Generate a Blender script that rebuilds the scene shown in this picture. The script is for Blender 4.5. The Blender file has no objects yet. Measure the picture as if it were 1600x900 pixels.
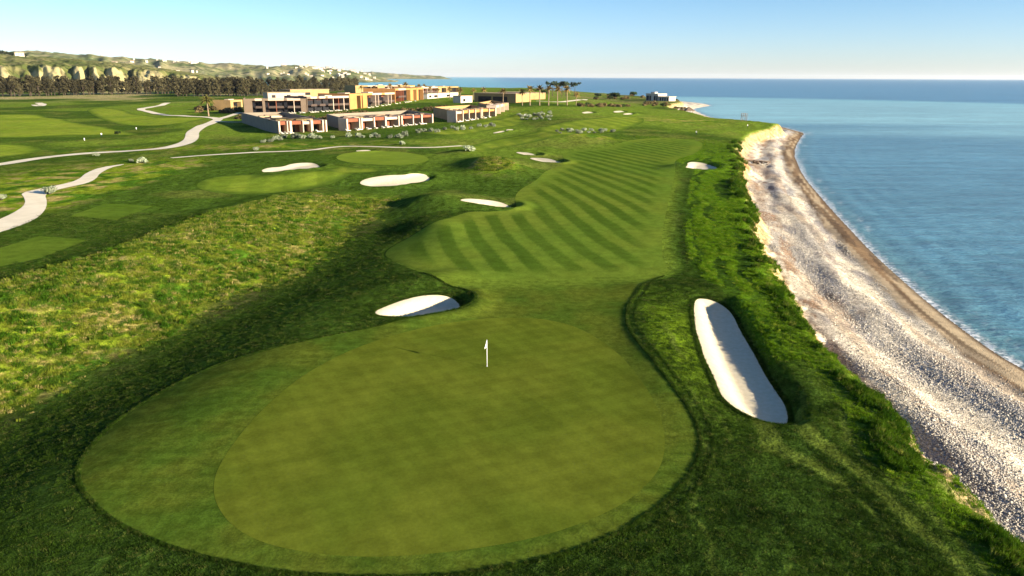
import bpy, bmesh, math, random
import numpy as np
from mathutils import Vector, Matrix, noise as mnoise
R = math.radians
random.seed(7); rng = np.random.default_rng(11)
scene = bpy.context.scene
C = scene.collection
HAZE = 1.6e-5                                 # density of the air

# ------------------------------------------------------------------ camera, sky, sun, exposure
FPX, ZC = 1120.0, 30.0                      # focal length in pixels of a 1600 px wide frame, camera height above the sea
PITCH, ROLL = math.atan(330 / FPX), R(0.25)
cam = bpy.data.cameras.new('camera')
cam.sensor_width = 36.0; cam.lens = 36.0 * FPX / 1600
cam.clip_start = 0.5; cam.clip_end = 120000
camo = bpy.data.objects.new('camera', cam); C.objects.link(camo)
camo.matrix_world = (Matrix.Translation((0, 0, ZC)) @ Matrix.Rotation(math.pi / 2 - PITCH, 4, 'X') @ Matrix.Rotation(ROLL, 4, 'Z'))
scene.camera = camo

SUN_EL, SUN_AZ = R(13.8), R(117.0)          # azimuth clockwise from +Y
world = bpy.data.worlds.new('World'); scene.world = world; world.use_nodes = True
wn, wl = world.node_tree.nodes, world.node_tree.links
sky = wn.new('ShaderNodeTexSky'); sky.sky_type = 'NISHITA'; sky.sun_disc = False
sky.sun_elevation = SUN_EL; sky.sun_rotation = SUN_AZ
sky.air_density = 1.0; sky.dust_density = 0.2; sky.ozone_density = 4.0; sky.altitude = 0
tint = wn.new('ShaderNodeMixRGB'); tint.blend_type = 'MULTIPLY'; tint.inputs[0].default_value = 1.0
tc = wn.new('ShaderNodeTexCoord'); sx = wn.new('ShaderNodeSeparateXYZ'); cr = wn.new('ShaderNodeValToRGB')     # clean sea air: whiter-blue towards the horizon
wl.new(tc.outputs['Generated'], sx.inputs[0]); wl.new(sx.outputs[2], cr.inputs[0]); wl.new(cr.outputs[0], tint.inputs[2])
cr.color_ramp.elements[0].position = 0.0; cr.color_ramp.elements[0].color = (.84, .87, 1.13, 1)
cr.color_ramp.elements[1].position = .11; cr.color_ramp.elements[1].color = (.62, .72, .84, 1)
wl.new(sky.outputs[0], tint.inputs[1]); wl.new(tint.outputs[0], wn['Background'].inputs[0])
wn['Background'].inputs[1].default_value = 0.070
sunl = bpy.data.lights.new('sun', 'SUN'); sunl.energy = 5.0; sunl.angle = R(0.6); sunl.color = (1.0, 0.87, 0.68)
suno = bpy.data.objects.new('sun', sunl); C.objects.link(suno)
sd = Vector((math.sin(SUN_AZ) * math.cos(SUN_EL), math.cos(SUN_AZ) * math.cos(SUN_EL), math.sin(SUN_EL)))
suno.rotation_euler = sd.to_track_quat('Z', 'Y').to_euler(); suno.location = (60, -40, 60)
scene.view_settings.view_transform = 'Standard'; scene.view_settings.look = 'None'
scene.view_settings.gamma = 1.0; scene.view_settings.use_curve_mapping = False
scene.view_settings.exposure = 1.86
scene.render.engine = 'CYCLES'; scene.cycles.use_denoising = True
scene.cycles.max_bounces = 6; scene.cycles.volume_bounces = 0

# ------------------------------------------------------------------ small maths
def sstep(a, b, x):
    t = np.clip((x - a) / (b - a), 0, 1); return t * t * (3 - 2 * t)
def _hash(i, j, k):
    h = (i * 374761393 + j * 668265263 + k * 1442695041) & 0xffffffff
    h = ((h ^ (h >> 13)) * 1274126177) & 0xffffffff
    return ((h ^ (h >> 16)) & 0xffff) / 65535.0
def vnoise(x, y, k=0):
    x = np.asarray(x, float); y = np.asarray(y, float)
    i = np.floor(x).astype(np.int64); j = np.floor(y).astype(np.int64)
    fx = x - i; fy = y - j; fx = fx * fx * (3 - 2 * fx); fy = fy * fy * (3 - 2 * fy)
    a = _hash(i, j, k); b = _hash(i + 1, j, k); c = _hash(i, j + 1, k); d = _hash(i + 1, j + 1, k)
    return (a + (b - a) * fx) * (1 - fy) + (c + (d - c) * fx) * fy
def fbm(x, y, k=0, o=4):
    s = 0; a = .5; t = 0
    for n in range(o):
        s = s + a * vnoise(x * 2 ** n + 17.3 * n, y * 2 ** n - 9.1 * n, k + n); t += a; a *= .5
    return s / t
def ray(px, py):
    u, v = px - 800.0, 450.0 - py
    c, s = math.cos(ROLL), math.sin(ROLL)
    x, y = (u * c - v * s) / FPX, (u * s + v * c) / FPX
    return np.array([x, math.cos(PITCH) + y * math.sin(PITCH), -math.sin(PITCH) + y * math.cos(PITCH)])
def flat(px, py, z):
    d = ray(px, py); t = (z - ZC) / d[2]; return np.array([t * d[0], t * d[1]])
def flats(pts, z): return np.array([flat(p[0], p[1], z) for p in pts])
def chaikin(P, n=2, closed=True):
    P = np.asarray(P, float)
    for _ in range(n):
        if closed:
            Q = np.roll(P, -1, 0); P = np.stack([.75 * P + .25 * Q, .25 * P + .75 * Q], 1).reshape(-1, 2)
        else:
            A, B = P[:-1], P[1:]
            P = np.vstack([P[:1], np.stack([.75 * A + .25 * B, .25 * A + .75 * B], 1).reshape(-1, 2), P[-1:]])
    return P
def nearest(x, y, P, closed=True):
    """distance, nearest point and inside flag of points against a polyline"""
    A = P; B = np.roll(P, -1, 0)
    if not closed: A, B = P[:-1], P[1:]
    best = np.full(x.shape, 1e18); nx = np.zeros(x.shape); ny = np.zeros(x.shape); ins = np.zeros(x.shape, bool)
    for (ax, ay), (bx, by) in zip(A, B):
        dx, dy = bx - ax, by - ay; L = dx * dx + dy * dy + 1e-12
        t = np.clip(((x - ax) * dx + (y - ay) * dy) / L, 0, 1)
        qx, qy = ax + t * dx, ay + t * dy
        d = (x - qx) ** 2 + (y - qy) ** 2; m = d < best
        best = np.where(m, d, best); nx = np.where(m, qx, nx); ny = np.where(m, qy, ny)
        if closed and by != ay:
            c = ((ay > y) != (by > y)) & (x < (bx - ax) * (y - ay) / (by - ay) + ax); ins ^= c
    return np.sqrt(best), nx, ny, ins
def sdist(x, y, P, far=40.0):
    """signed distance (negative inside); exact only near the polygon"""
    x = np.asarray(x, float); y = np.asarray(y, float); out = np.full(x.shape, far)
    lo, hi = P.min(0) - far, P.max(0) + far
    m = (x > lo[0]) & (x < hi[0]) & (y > lo[1]) & (y < hi[1])
    if m.any():
        d, _, _, i = nearest(x[m], y[m], P); out[m] = np.where(i, -d, d)
    return out

# ------------------------------------------------------------------ coast lines (world metres)
edge_px = [(1600, 856), (1520, 800), (1440, 734), (1362, 684), (1345, 632), (1300, 582), (1268, 558), (1228, 512), (1212, 470), (1196, 425),
           (1178, 375), (1160, 330), (1152, 300), (1146, 282), (1152, 264), (1150, 248), (1140, 234), (1152, 221), (1172, 208), (1190, 204),
           (1208, 200), (1221, 198)]
edge = [(14, -140), (22, -60), (25.5, 0)] + [tuple(p) for p in flats(edge_px, 6.0)]
back_px = [(1205, 193.5), (1180, 190), (1140, 187), (1105, 184), (1085, 178.5), (1062, 172), (1040, 166), (1048, 162), (1066, 160.5), (1056, 157.5), (1035, 155),
           (1000, 150.5), (960, 148), (930, 145), (900, 144), (850, 142.5), (780, 141.5), (720, 140)]
edge += [tuple(p) for p in flats(back_px, 6.0)] + [(-420, 1900), (-900, 2600), (-6000, 2600), (-6000, -140)]
LAND = chaikin(edge, 1)
shore_px = [(1600, 578), (1560, 556), (1500, 513), (1450, 474), (1400, 430), (1360, 393), (1330, 361), (1300, 329), (1275, 300), (1258, 280), (1247, 260),
            (1240, 240), (1244, 226), (1252, 213), (1257, 208), (1240, 203.5)]
shore = [(40, -140), (49, -40), (53, 20)] + [tuple(p) for p in flats(shore_px, 0.0)]
sback = [(1220, 198), (1190, 192.5), (1150, 189), (1118, 186), (1102, 181), (1090, 175.5), (1080, 170.5), (1095, 167.5), (1112, 165), (1096, 161.5), (1062, 158),
         (1040, 155.5), (1000, 151.8), (960, 149), (930, 146), (900, 145), (850, 143.5), (780, 142.5), (720, 141)]
shore += [tuple(p) for p in flats(sback, 0.0)] + [(-420, 2010), (-900, 2700), (-6100, 2700), (-6100, -140)]
DRY = chaikin(shore, 1)

# ------------------------------------------------------------------ relief
VY = np.array([-40, 20, 40, 53, 72, 90, 120, 146, 165, 200.]); VX = np.array([-66, -50, -44, -41, -36.5, -31.5, -28, -25, -22, -18.])
def bump(x, y, cx, cy, rx, ry, h, a=0):
    c, s = math.cos(R(a)), math.sin(R(a)); u = (x - cx) * c + (y - cy) * s; v = -(x - cx) * s + (y - cy) * c
    return h * np.exp(-(u / rx) ** 2 - (v / ry) ** 2)
def Hbase(x, y):
    x = np.asarray(x, float); y = np.asarray(y, float)
    z = np.full(x.shape, 6.3)
    s = x - np.interp(y, VY, VX)
    k = 1 - sstep(120, 172, y)
    right = -2.7 * (1 - sstep(0, 21, s))
    left = -2.7 + 3.6 * sstep(0, 19, -s) - 1.7 * sstep(21, 36, -s)
    z = z + k * np.where(s > 0, right, left)
    z = z - (1 - k) * 0.6 * (1 - sstep(-60, -10, x))
    far = sstep(110, 190, y)
    z = z + far * (fbm(x / 55., y / 75., 3, 3) - .5) * 2.6 * (1 - .6 * sstep(-20, 15, x) * (1 - sstep(230, 300, y)))
    # banks round the right-hand bunker
    z = z + bump(x, y, 13.8, 63, 3.0, 13, .50, -3) + bump(x, y, 27.0, 66, 3.2, 14, .35, 5) + bump(x, y, 20, 80, 7, 2.5, .5)
    # mounds left of and beyond the fairway
    z = z + bump(x, y, -15.5, 141, 8, 9, 2.6, 20) + bump(x, y, -6, 196, 9, 17, 3.4, 10) + bump(x, y, -22, 178, 9, 8, 1.5)
    z = z + bump(x, y, 19, 279, 17, 13, 3.2, -20) + bump(x, y, 36, 300, 18, 10, 1.6, -20) + bump(x, y, -13, 118, 4, 9, .8, 15)
    z = z + bump(x, y, -50, 176, 12, 7, 1.8) + bump(x, y, -32, 172, 12, 6, 1.6) + bump(x, y, -16, 236, 5, 7, 1.2)
    z = z + bump(x, y, 46, 196, 5, 6, 1.3) + bump(x, y, 122, 372, 24, 10, 2.3, -15) + bump(x, y, 100, 330, 12, 7, .8)
    z = z + bump(x, y, -9, 84, 6, 3.5, .6, 30)
    # rise that carries the resort
    up = 5.0 * sstep(420, 640, y + (x + 150) * .9) * sstep(-270, -190, x) * (1 - sstep(10, 130, x))
    z = z + up
    return z
def at(px, py):
    d = ray(px, py); t = np.geomspace(25, 3200, 2600)
    X, Y, Z = d[0] * t, d[1] * t, ZC + d[2] * t
    g = Z - Hbase(X, Y); i = np.argmax(g < 0)
    if g[i] >= 0: return flat(px, py, 6.3)
    a = g[i - 1] / (g[i - 1] - g[i]); tt = t[i - 1] + a * (t[i] - t[i - 1])
    return np.array([d[0] * tt, d[1] * tt])
def ats(pts): return np.array([at(p[0], p[1]) for p in pts])

BUNKERS = [  # name-label, pixels, depth, lip
 ('long white sand bunker beside the cliff edge, half in shadow', [(1084,478),(1087,467),(1100,465),(1120,466),(1137,472),(1148,484),(1155,500),(1165,517),(1180,540),(1197,573),(1215,598),(1230,620),(1234,640),(1228,652),(1210,656),(1185,654),(1160,644),(1138,630),(1125,615),(1118,595),(1110,578),(1100,558),(1095,540),(1088,520),(1085,500)], .86, .10),
 ('leaf shaped sand bunker behind the left of the large putting green', [(584,487),(605,478),(635,467),(665,461),(700,459),(718,463),(721,470),(712,478),(690,484),(650,491),(610,494),(590,493)], 1.1, .4),
 ('wide pale sand bunker below the small distant putting green', [(561,285),(572,279),(605,274),(632,273),(642,270),(665,270),(673,275),(665,281),(637,285),(600,290),(580,291),(565,289)], .7, .35),
 ('narrow waisted sand bunker left of the small distant putting green', [(408,266),(420,262),(442,261),(455,256),(480,254),(495,255),(502,259),(492,263),(450,265),(425,269),(411,269)], .6, .35),
 ('thin curved sand bunker at the left edge of the striped fairway', [(716,312),(747,311),(775,314),(804,319),(803,324),(785,324),(765,320),(747,318),(725,315)], .7, .4),
 ('upper of the two slim sand bunkers left of the striped fairway', [(804,237.5),(825,238.5),(844,241),(840,244),(812,240.8)], .5, .4),
 ('lower of the two slim sand bunkers left of the striped fairway', [(825,246.6),(850,247.2),(872,250),(881,253),(875,255),(855,253.8),(835,250.6)], .5, .4),
 ('white sand bunker at the right edge of the striped fairway near the cliff', [(1072.6,255.4),(1080,253),(1095,253.4),(1112,255),(1123,258),(1117,264.7),(1097,264.6),(1068,262.8),(1076,259)], .8, .35),
 ('sliver of sand behind the small distant putting green', [(555,235.4),(580,234),(580,236.2),(557,237)], .3, .3),
 ('left one of two sand slivers below the grey shrubs by the villas', [(769,207.8),(788,203.6),(789,205.2),(772,208.8)], .3, .3),
 ('right one of two sand slivers below the grey shrubs by the villas', [(790,203.6),(802,201.6),(802,203.2),(792,205)], .3, .3),
 ('left one of the three small bunkers at the farthest green', [(908,176),(917,174.4),(928,175),(927,177.2),(912,177.6)], .4, .4),
 ('middle one of the three small bunkers at the farthest green', [(957,174.8),(965,173),(976,173.2),(976,175.4),(962,176.4)], .4, .4),
 ('right one of the three small bunkers at the farthest green', [(972,178.2),(988,176.6),(989,178.8),(976,179.6)], .4, .4),
]
BPOLY = [chaikin(ats(b[1]), 2) for b in BUNKERS]
SX, SY = math.sin(SUN_AZ), math.cos(SUN_AZ)
def Hland(x, y):
    z = Hbase(x, y)
    for (lab, px, depth, lip), P in zip(BUNKERS, BPOLY):
        lo, hi = P.min(0) - 8, P.max(0) + 8
        m = (x > lo[0]) & (x < hi[0]) & (y > lo[1]) & (y < hi[1])
        if not m.any(): continue
        xm, ym = x[m], y[m]; d, nx, ny, ins = nearest(xm, ym, P); s = np.where(ins, -d, d)
        c = P.mean(0); ext = (hi - lo) * .5 - 8
        dirx, diry = (xm - c[0]) / max(ext[0], 2), (ym - c[1]) / max(ext[1], 2)
        side = np.clip((dirx * SX + diry * SY) * .9 + .45, 0, 1)         # 1 on the bank nearest the sun
        e0 = -3.2 * (1 - side) - .05; e1 = .15 + 1.5 * side
        f = 1 - sstep(e0, e1, s)
        z[m] = z[m] - depth * f + lip * side * np.exp(-((s - e1 - .6) / 1.5) ** 2) * (s > -.5) * sstep(-.2, .8, s)
    return z
def coast(x, y):
    dl = sdist(x, y, LAND, 260.0); ds = sdist(x, y, DRY, 320.0)
    wob = (fbm(x / 5., y / 5., 21, 3) - .5) * 3.2 + (fbm(x / 22., y / 22., 25, 2) - .5) * 3.0
    return dl + wob * sstep(-60, -8, dl) , ds
def Hfull(x, y, dl=None, ds=None):
    x = np.asarray(x, float); y = np.asarray(y, float)
    if dl is None: dl, ds = coast(x, y)
    z = Hland(x, y)
    dry = np.clip(-ds, 0, None); t = dry / (dry + np.clip(dl, 0.01, None))
    u = y + .3 * x
    zb = 2.5 * t ** .8 + (vnoise(u / 9., dry / 2.2, 31) - .5) * .5 * sstep(1, 5, dry) + .28 * np.sin(dry * .75 + 2.2 * vnoise(u / 24., dry / 9., 33)) * sstep(2, 7, dry) * (1 - sstep(30, 60, dry))
    zb = np.where(ds > 0, -.13 * np.clip(ds, 0, 30), zb + .01)
    w = 4.2 + 2.2 * (fbm(u / 14., dl * 0, 35, 2) - .5)
    a = np.clip(dl / w, 0, 1); a = a * a * (3 - 2 * a) * .6 + a * .4
    rough = (fbm(x / 1.4, y / 1.4, 41, 3) - .5) * 1.3 * np.sin(np.pi * a)
    return np.where(dl <= 0, z, z * (1 - a) + zb * a + rough)
def hz(x, y): return float(Hfull(np.array([x]), np.array([y]))[0])

# ------------------------------------------------------------------ mesh helpers
def np_mesh(name, co, quads):
    me = bpy.data.meshes.new(name); co = np.asarray(co, np.float32); q = np.asarray(quads, np.int32)
    k = q.shape[1]; me.vertices.add(len(co)); me.vertices.foreach_set('co', co.ravel())
    me.loops.add(q.size); me.loops.foreach_set('vertex_index', q.ravel())
    me.polygons.add(len(q)); me.polygons.foreach_set('loop_start', np.arange(0, q.size, k, dtype=np.int32))
    me.polygons.foreach_set('loop_total', np.full(len(q), k, np.int32))
    me.update(calc_edges=True); return me
def fattr(me, name, v, kind='FLOAT'):
    a = me.attributes.new(name, kind, 'POINT')
    if kind == 'FLOAT': a.data.foreach_set('value', np.asarray(v, np.float32))
    else:
        v = np.asarray(v, np.float32)
        a.data.foreach_set('color', np.hstack([v, np.ones((len(v), 1), np.float32)]).ravel())
def smooth(me): me.polygons.foreach_set('use_smooth', np.ones(len(me.polygons), bool))
def link(name, me, mat=None, parent=None):
    o = bpy.data.objects.new(name, me); C.objects.link(o)
    if mat and not me.materials: me.materials.append(mat)
    if parent: o.parent = parent
    return o
def tag(o, label=None, cat=None, group=None, kind=None):
    if label: o['label'] = label
    if cat: o['category'] = cat
    if group: o['group'] = group
    if kind: o['kind'] = kind
    return o
def empty(name, loc, rz=0):
    o = bpy.data.objects.new(name, None); C.objects.link(o); o.location = loc; o.rotation_euler[2] = rz
    o.empty_display_size = .5; return o
def copy_tree(o, parent=None):
    c = o.copy(); C.objects.link(c); c.parent = parent
    for ch in o.children: copy_tree(ch, c)
    return c
class MB:
    """collects boxes, tubes and free faces for one mesh"""
    def __init__(s): s.v = []; s.f = []
    def add(s, v, f):
        n = len(s.v); s.v += [tuple(map(float, p)) for p in v]; s.f += [tuple(i + n for i in q) for q in f]; return s
    def box(s, x0, x1, y0, y1, z0, z1):
        return s.add([(x0,y0,z0),(x1,y0,z0),(x1,y1,z0),(x0,y1,z0),(x0,y0,z1),(x1,y0,z1),(x1,y1,z1),(x0,y1,z1)],
                     [(0,3,2,1),(4,5,6,7),(0,1,5,4),(1,2,6,5),(2,3,7,6),(3,0,4,7)])
    def tube(s, pts, rad, n=6):
        pts = [Vector(p) for p in pts]; rings = []
        for i, p in enumerate(pts):
            d = (pts[min(i + 1, len(pts) - 1)] - pts[max(i - 1, 0)]).normalized()
            a = d.cross(Vector((0, 1, 0)) if abs(d.y) < .9 else Vector((1, 0, 0))).normalized(); b = d.cross(a)
            r = rad[i] if hasattr(rad, '__len__') else rad
            rings.append([p + (a * math.cos(t) + b * math.sin(t)) * r for t in [2 * math.pi * j / n for j in range(n)]])
        v = [q for r_ in rings for q in r_]; f = []
        for i in range(len(pts) - 1):
            for j in range(n): f.append((i*n+j, i*n+(j+1) % n, (i+1)*n+(j+1) % n, (i+1)*n+j))
        f.append(tuple(range(n))[::-1]); f.append(tuple(range((len(pts)-1)*n, len(pts)*n)))
        return s.add(v, f)
    def build(s, name, mat, parent=None, sm=False):
        me = bpy.data.meshes.new(name); me.from_pydata(s.v, [], s.f); me.update()
        if sm: smooth(me)
        return link(name, me, mat, parent)

# ------------------------------------------------------------------ materials
class NT:
    def __init__(s, name):
        s.m = bpy.data.materials.new(name); s.m.use_nodes = True; s.t = s.m.node_tree; s.n = s.t.nodes; s.l = s.t.links
        s.b = s.n['Principled BSDF']; s.out = s.n['Material Output']; s.b.inputs['Roughness'].default_value = .9
        s.b.inputs['Specular IOR Level'].default_value = .15
    def node(s, t, **k):
        n = s.n.new(t)
        for a, b in k.items(): setattr(n, a, b)
        return n
    def set(s, sock, v):
        if hasattr(v, 'is_output') or isinstance(v, bpy.types.NodeSocket): s.l.new(v, sock)
        elif isinstance(v, (tuple, list)) and len(v) == 3 and sock.type == 'RGBA': sock.default_value = (*v, 1)
        else: sock.default_value = v
    def pos(s): return s.node('ShaderNodeNewGeometry').outputs['Position']
    def objc(s): return s.node('ShaderNodeTexCoord').outputs['Object']
    def scale(s, v, k):
        n = s.node('ShaderNodeVectorMath', operation='MULTIPLY'); s.set(n.inputs[0], v); n.inputs[1].default_value = k; return n.outputs[0]
    def noise(s, v, sc, det=3, rough=.55):
        n = s.node('ShaderNodeTexNoise'); s.set(n.inputs['Vector'], v); n.inputs['Scale'].default_value = sc
        n.inputs['Detail'].default_value = det; n.inputs['Roughness'].default_value = rough; return n.outputs['Fac']
    def voro(s, v, sc, out='Color'):
        n = s.node('ShaderNodeTexVoronoi'); s.set(n.inputs['Vector'], v); n.inputs['Scale'].default_value = sc; return n.outputs[out]
    def ramp(s, f, a, b, lo=0., hi=1.):
        n = s.node('ShaderNodeMapRange'); s.set(n.inputs['Value'], f)
        for i, x in zip(('From Min', 'From Max', 'To Min', 'To Max'), (a, b, lo, hi)): n.inputs[i].default_value = x
        n.interpolation_type = 'SMOOTHSTEP'; return n.outputs[0]
    def mix(s, f, a, b, mode='MIX'):
        n = s.node('ShaderNodeMixRGB', blend_type=mode); s.set(n.inputs[0], f); s.set(n.inputs[1], a); s.set(n.inputs[2], b); return n.outputs[0]
    def math(s, op, a, b=0.):
        n = s.node('ShaderNodeMath', operation=op); s.set(n.inputs[0], a); s.set(n.inputs[1], b); return n.outputs[0]
    def attr(s, name, out='Fac', t='GEOMETRY'):
        n = s.node('ShaderNodeAttribute', attribute_name=name, attribute_type=t); return n.outputs[out]
    def mul(s, c, f):          # colour times scalar
        n = s.node('ShaderNodeVectorMath', operation='SCALE'); s.set(n.inputs[0], c); s.set(n.inputs['Scale'], f); return n.outputs[0]
    def bump(s, h, dist=.05, st=1.):
        n = s.node('ShaderNodeBump'); s.set(n.inputs['Height'], h); n.inputs['Distance'].default_value = dist; n.inputs['Strength'].default_value = st
        s.l.new(n.outputs[0], s.b.inputs['Normal'])
    def color(s, c): s.set(s.b.inputs['Base Color'], c); return s
def plain(name, col, var=.25, sc=.7, rough=.85, bumpd=0.0):
    t = NT(name); p = t.objc(); f = t.noise(p, sc, 4)
    t.color(t.mul(t.mix(0., col, col), t.ramp(f, .25, .75, 1 - var, 1 + var))); t.b.inputs['Roughness'].default_value = rough
    if bumpd: t.bump(t.noise(p, sc * 6, 3), bumpd, .6)
    return t.m
def turf(name, c1, c2, big=.06, mid=.9, fine=7., bd=.03, contrast=.35, stripe=None, dirn=None, blend=None, hatch=0, soft=None):
    t = NT(name); p = t.pos(); t.b.inputs['Specular IOR Level'].default_value = 0.0
    n1 = t.ramp(t.noise(p, big, 4), .35, .65); n2 = t.noise(p, mid, 4, .65); n3 = t.noise(p, fine, 2, .7)
    c = t.mix(n1, c1, c2)
    if stripe:
        c = t.mix(t.math('MULTIPLY', t.attr('stripe'), stripe[1]), c, stripe[0])
    if hatch:
        for k in ((.55, .32, 0), (-.28, .60, 0)):
            sp = t.node('ShaderNodeVectorMath', operation='DOT_PRODUCT'); t.set(sp.inputs[0], p); sp.inputs[1].default_value = k
            w = t.math('SINE', t.math('ADD', t.math('MULTIPLY', sp.outputs['Value'], 6.283), t.math('MULTIPLY', n1, 1.2))); c = t.mul(c, t.ramp(w, -.6, .6, 1 - hatch, 1 + hatch))
    if soft: c = t.mix(t.attr('edge'), soft, c)
    if blend: c = t.mix(t.attr('blend'), c, blend)
    if dirn:
        v = t.scale(p, dirn); c = t.mul(c, t.ramp(t.noise(v, 1., 3), .3, .7, .90, 1.09))
    c = t.mul(c, t.ramp(n2, .3, .7, 1 - contrast, 1 + contrast)); c = t.mul(c, t.ramp(n3, .3, .7, 1 - contrast * .6, 1 + contrast * .6))
    t.color(c); t.bump(t.math('ADD', n3, t.math('MULTIPLY', n2, 1.5)), bd, .8); return t.m

M = {}
M['green'] = turf('putting_green', (.080, .106, .010), (.100, .120, .012), .12, .35, 5., .006, .15, hatch=.035)
M['green2'] = turf('distant_green', (.125, .180, .018), (.145, .20, .02), .12, .35, 5., .006, .08)
M['apron'] = turf('apron', (.050, .088, .009), (.078, .100, .011), .16, 1.1, 6., .02, .26, dirn=(.12, 1.3, 1), blend=(.100, .146, .015))
M['fairway'] = turf('fairway', (.094, .150, .015), (.120, .158, .017), .04, .5, 4., .015, .16, stripe=((.046, .086, .008), .85))
M['fairway_plain'] = turf('fairway_plain', (.150, .212, .018), (.205, .245, .026), .03, .3, 2., .02, .18, stripe=((.105, .160, .014), .8), soft=(.070, .115, .012))
M['tee'] = turf('tee', (.070, .120, .011), (.085, .130, .013), .05, .6, 4., .015, .15, dirn=(.1, .8, 1))
# rough: vertex colours hold the kinds of grass and bare soil
t = NT('rough'); t.b.inputs['Specular IOR Level'].default_value = 0.0; p = t.pos(); col = t.attr('Col', 'Color')
a = t.noise(p, .9, 5, .68); b = t.noise(p, 5.5, 3, .7); c_ = t.noise(t.scale(p, (.5, .12, .5)), 1., 3)
col = t.mul(col, t.ramp(a, .28, .72, .55, 1.45)); col = t.mul(col, t.ramp(b, .28, .72, .6, 1.4)); col = t.mul(col, t.ramp(c_, .3, .7, .85, 1.15))
t.color(col); t.bump(t.math('ADD', b, t.math('MULTIPLY', a, 3.)), .12, .8); M['rough'] = t.m
# sand
t = NT('sand'); p = t.pos(); a = t.noise(p, 2.2, 4); b = t.noise(p, 30., 2); v = t.noise(t.scale(p, (1.2, 6., 1)), 1., 3)
t.color(t.mul(t.mix(t.ramp(a, .3, .7), (.50, .43, .285), (.56, .485, .335)), t.ramp(b, .2, .8, .92, 1.05)))
t.bump(t.math('ADD', v, t.math('MULTIPLY', a, 1.)), .03, .5); M['sand'] = t.m
t = NT('path'); p = t.pos(); a = t.noise(p, .3, 5)
t.color(t.mix(t.ramp(a, .3, .7), (.60, .52, .36), (.70, .61, .44))); M['path'] = t.m
# beach
t = NT('beach'); p = t.pos(); col = t.attr('Col', 'Color'); peb = t.attr('pebble')
cell = t.node('ShaderNodeSeparateColor'); t.l.new(t.voro(p, 7.5), cell.inputs[0]); cs = cell.outputs[0]
cell2 = t.node('ShaderNodeSeparateColor'); t.l.new(t.voro(p, 2.1), cell2.inputs[0]); cs2 = cell2.outputs[1]
d = t.voro(p, 7.5, 'Distance'); a = t.noise(p, .5, 5, .65)
k = t.mix(peb, (1, 1, 1), t.mul(t.mix(0., (1, 1, 1), (1, 1, 1)), t.math('MULTIPLY', t.ramp(cs, .05, .9, .50, 1.3), t.ramp(cs2, 0, 1, .82, 1.15))))
col = t.mix(1., col, k, 'MULTIPLY'); col = t.mul(col, t.ramp(a, .3, .7, .78, 1.2))
t.color(col); t.bump(t.math('ADD', t.math('MULTIPLY', d, -1.), t.math('MULTIPLY', a, 2.)), .10, .7); M['beach'] = t.m
# sea
t = NT('sea'); p = t.pos(); col = t.attr('Col', 'Color'); foam = t.attr('foam')
w1 = t.noise(t.scale(p, (.035, .16, 1)), 1., 4, .6); w2 = t.noise(t.scale(p, (.25, .8, 1)), 1., 4, .6); w3 = t.noise(t.scale(p, (1.2, 3., 1)), 1., 2)
big = t.noise(t.scale(p, (.004, .02, 1)), 1., 4)
col = t.mul(col, t.ramp(big, .3, .7, .86, 1.14)); col = t.mul(col, t.ramp(w1, .3, .7, .82, 1.2)); col = t.mul(col, t.ramp(w2, .3, .7, .80, 1.2)); col = t.mul(col, t.ramp(w3, .3, .7, .85, 1.15))
fm = t.math('MULTIPLY', foam, t.ramp(t.noise(p, 1.1, 5, .7), .42, .56))
t.color(t.mix(fm, col, (.75, .75, .72)))
t.bump(t.math('ADD', t.math('MULTIPLY', w1, 3.), t.math('ADD', w2, t.math('MULTIPLY', w3, .35))), .55, .55)
t.b.inputs['Roughness'].default_value = .28; t.b.inputs['IOR'].default_value = 1.33; t.b.inputs['Specular IOR Level'].default_value = .35; M['sea'] = t.m

# ------------------------------------------------------------------ the ground sheet: a fan of quads, fine near, coarse far
OY = -34.0; NRr, NTt = 860, 880
rr = np.geomspace(33, 2100, NRr); th = np.radians(np.linspace(-66, 58, NTt))
RR, TH = np.meshgrid(rr, th, indexing='ij')
GX, GY = (RR * np.sin(TH)).ravel(), (OY + RR * np.cos(TH)).ravel()
DL, DS = coast(GX, GY)
GZ = Hfull(GX, GY, DL, DS)
I, J = np.meshgrid(np.arange(NRr - 1), np.arange(NTt - 1), indexing='ij')
v0 = (I * NTt + J).ravel(); QUADS = np.stack([v0, v0 + 1, v0 + NTt + 1, v0 + NTt], 1)

# regions drawn in the photograph
green_px = [(560,541),(640,516),(740,499),(800,496),(850,498),(905,511),(960,545),(1000,590),(1030,640),(1041,690),(1032,735),(990,778),(930,810),(850,838),(750,857),(650,868),(560,871),(480,864),(410,849),(362,823),(335,785),(333,748),(352,710),(387,664),(430,620),(485,578)]
apron_px = [(598,403),(640,420),(690,440),(738,458),(749,468),(735,483),(700,492),(650,501),(575,513),(500,528),(400,552),(320,578),(240,620),(172,667),(131,715),(124,740),(132,767),(175,810),(240,842),(320,869),(425,890),(520,899),(650,901),(750,891),(875,866),(950,840),(1020,797),(1060,760),(1085,725),(1092,695),(1089,668),(1070,630),(1034,584),(1017,560),(997,537),(981,515),(976,495),(981,474),(995,452),(1016,437),(1045,428),(1036,395),(900,400),(700,405)]
fair_px = [(598,401),(610,386),(650,365),(687,345),(725,331),(770,331),(812,329),(803,312),(810,297),(840,281),(852,267),(885,256),(876,240),(900,234.5),(937,234),(962,227),(987,218.5),(1025,215.5),(1070,217),(1096,221),(1098,230),(1086,241),(1052,250),(1056,268),(1050,290),(1042,325),(1035,360),(1033,395),(1044,428),(950,433),(830,436),(750,437),(690,430),(630,412)]
G2_px = [(522,246),(540,239),(580,236.5),(625,237),(660,242),(672,249),(660,255),(620,258.5),(570,257),(535,252)]
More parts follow.
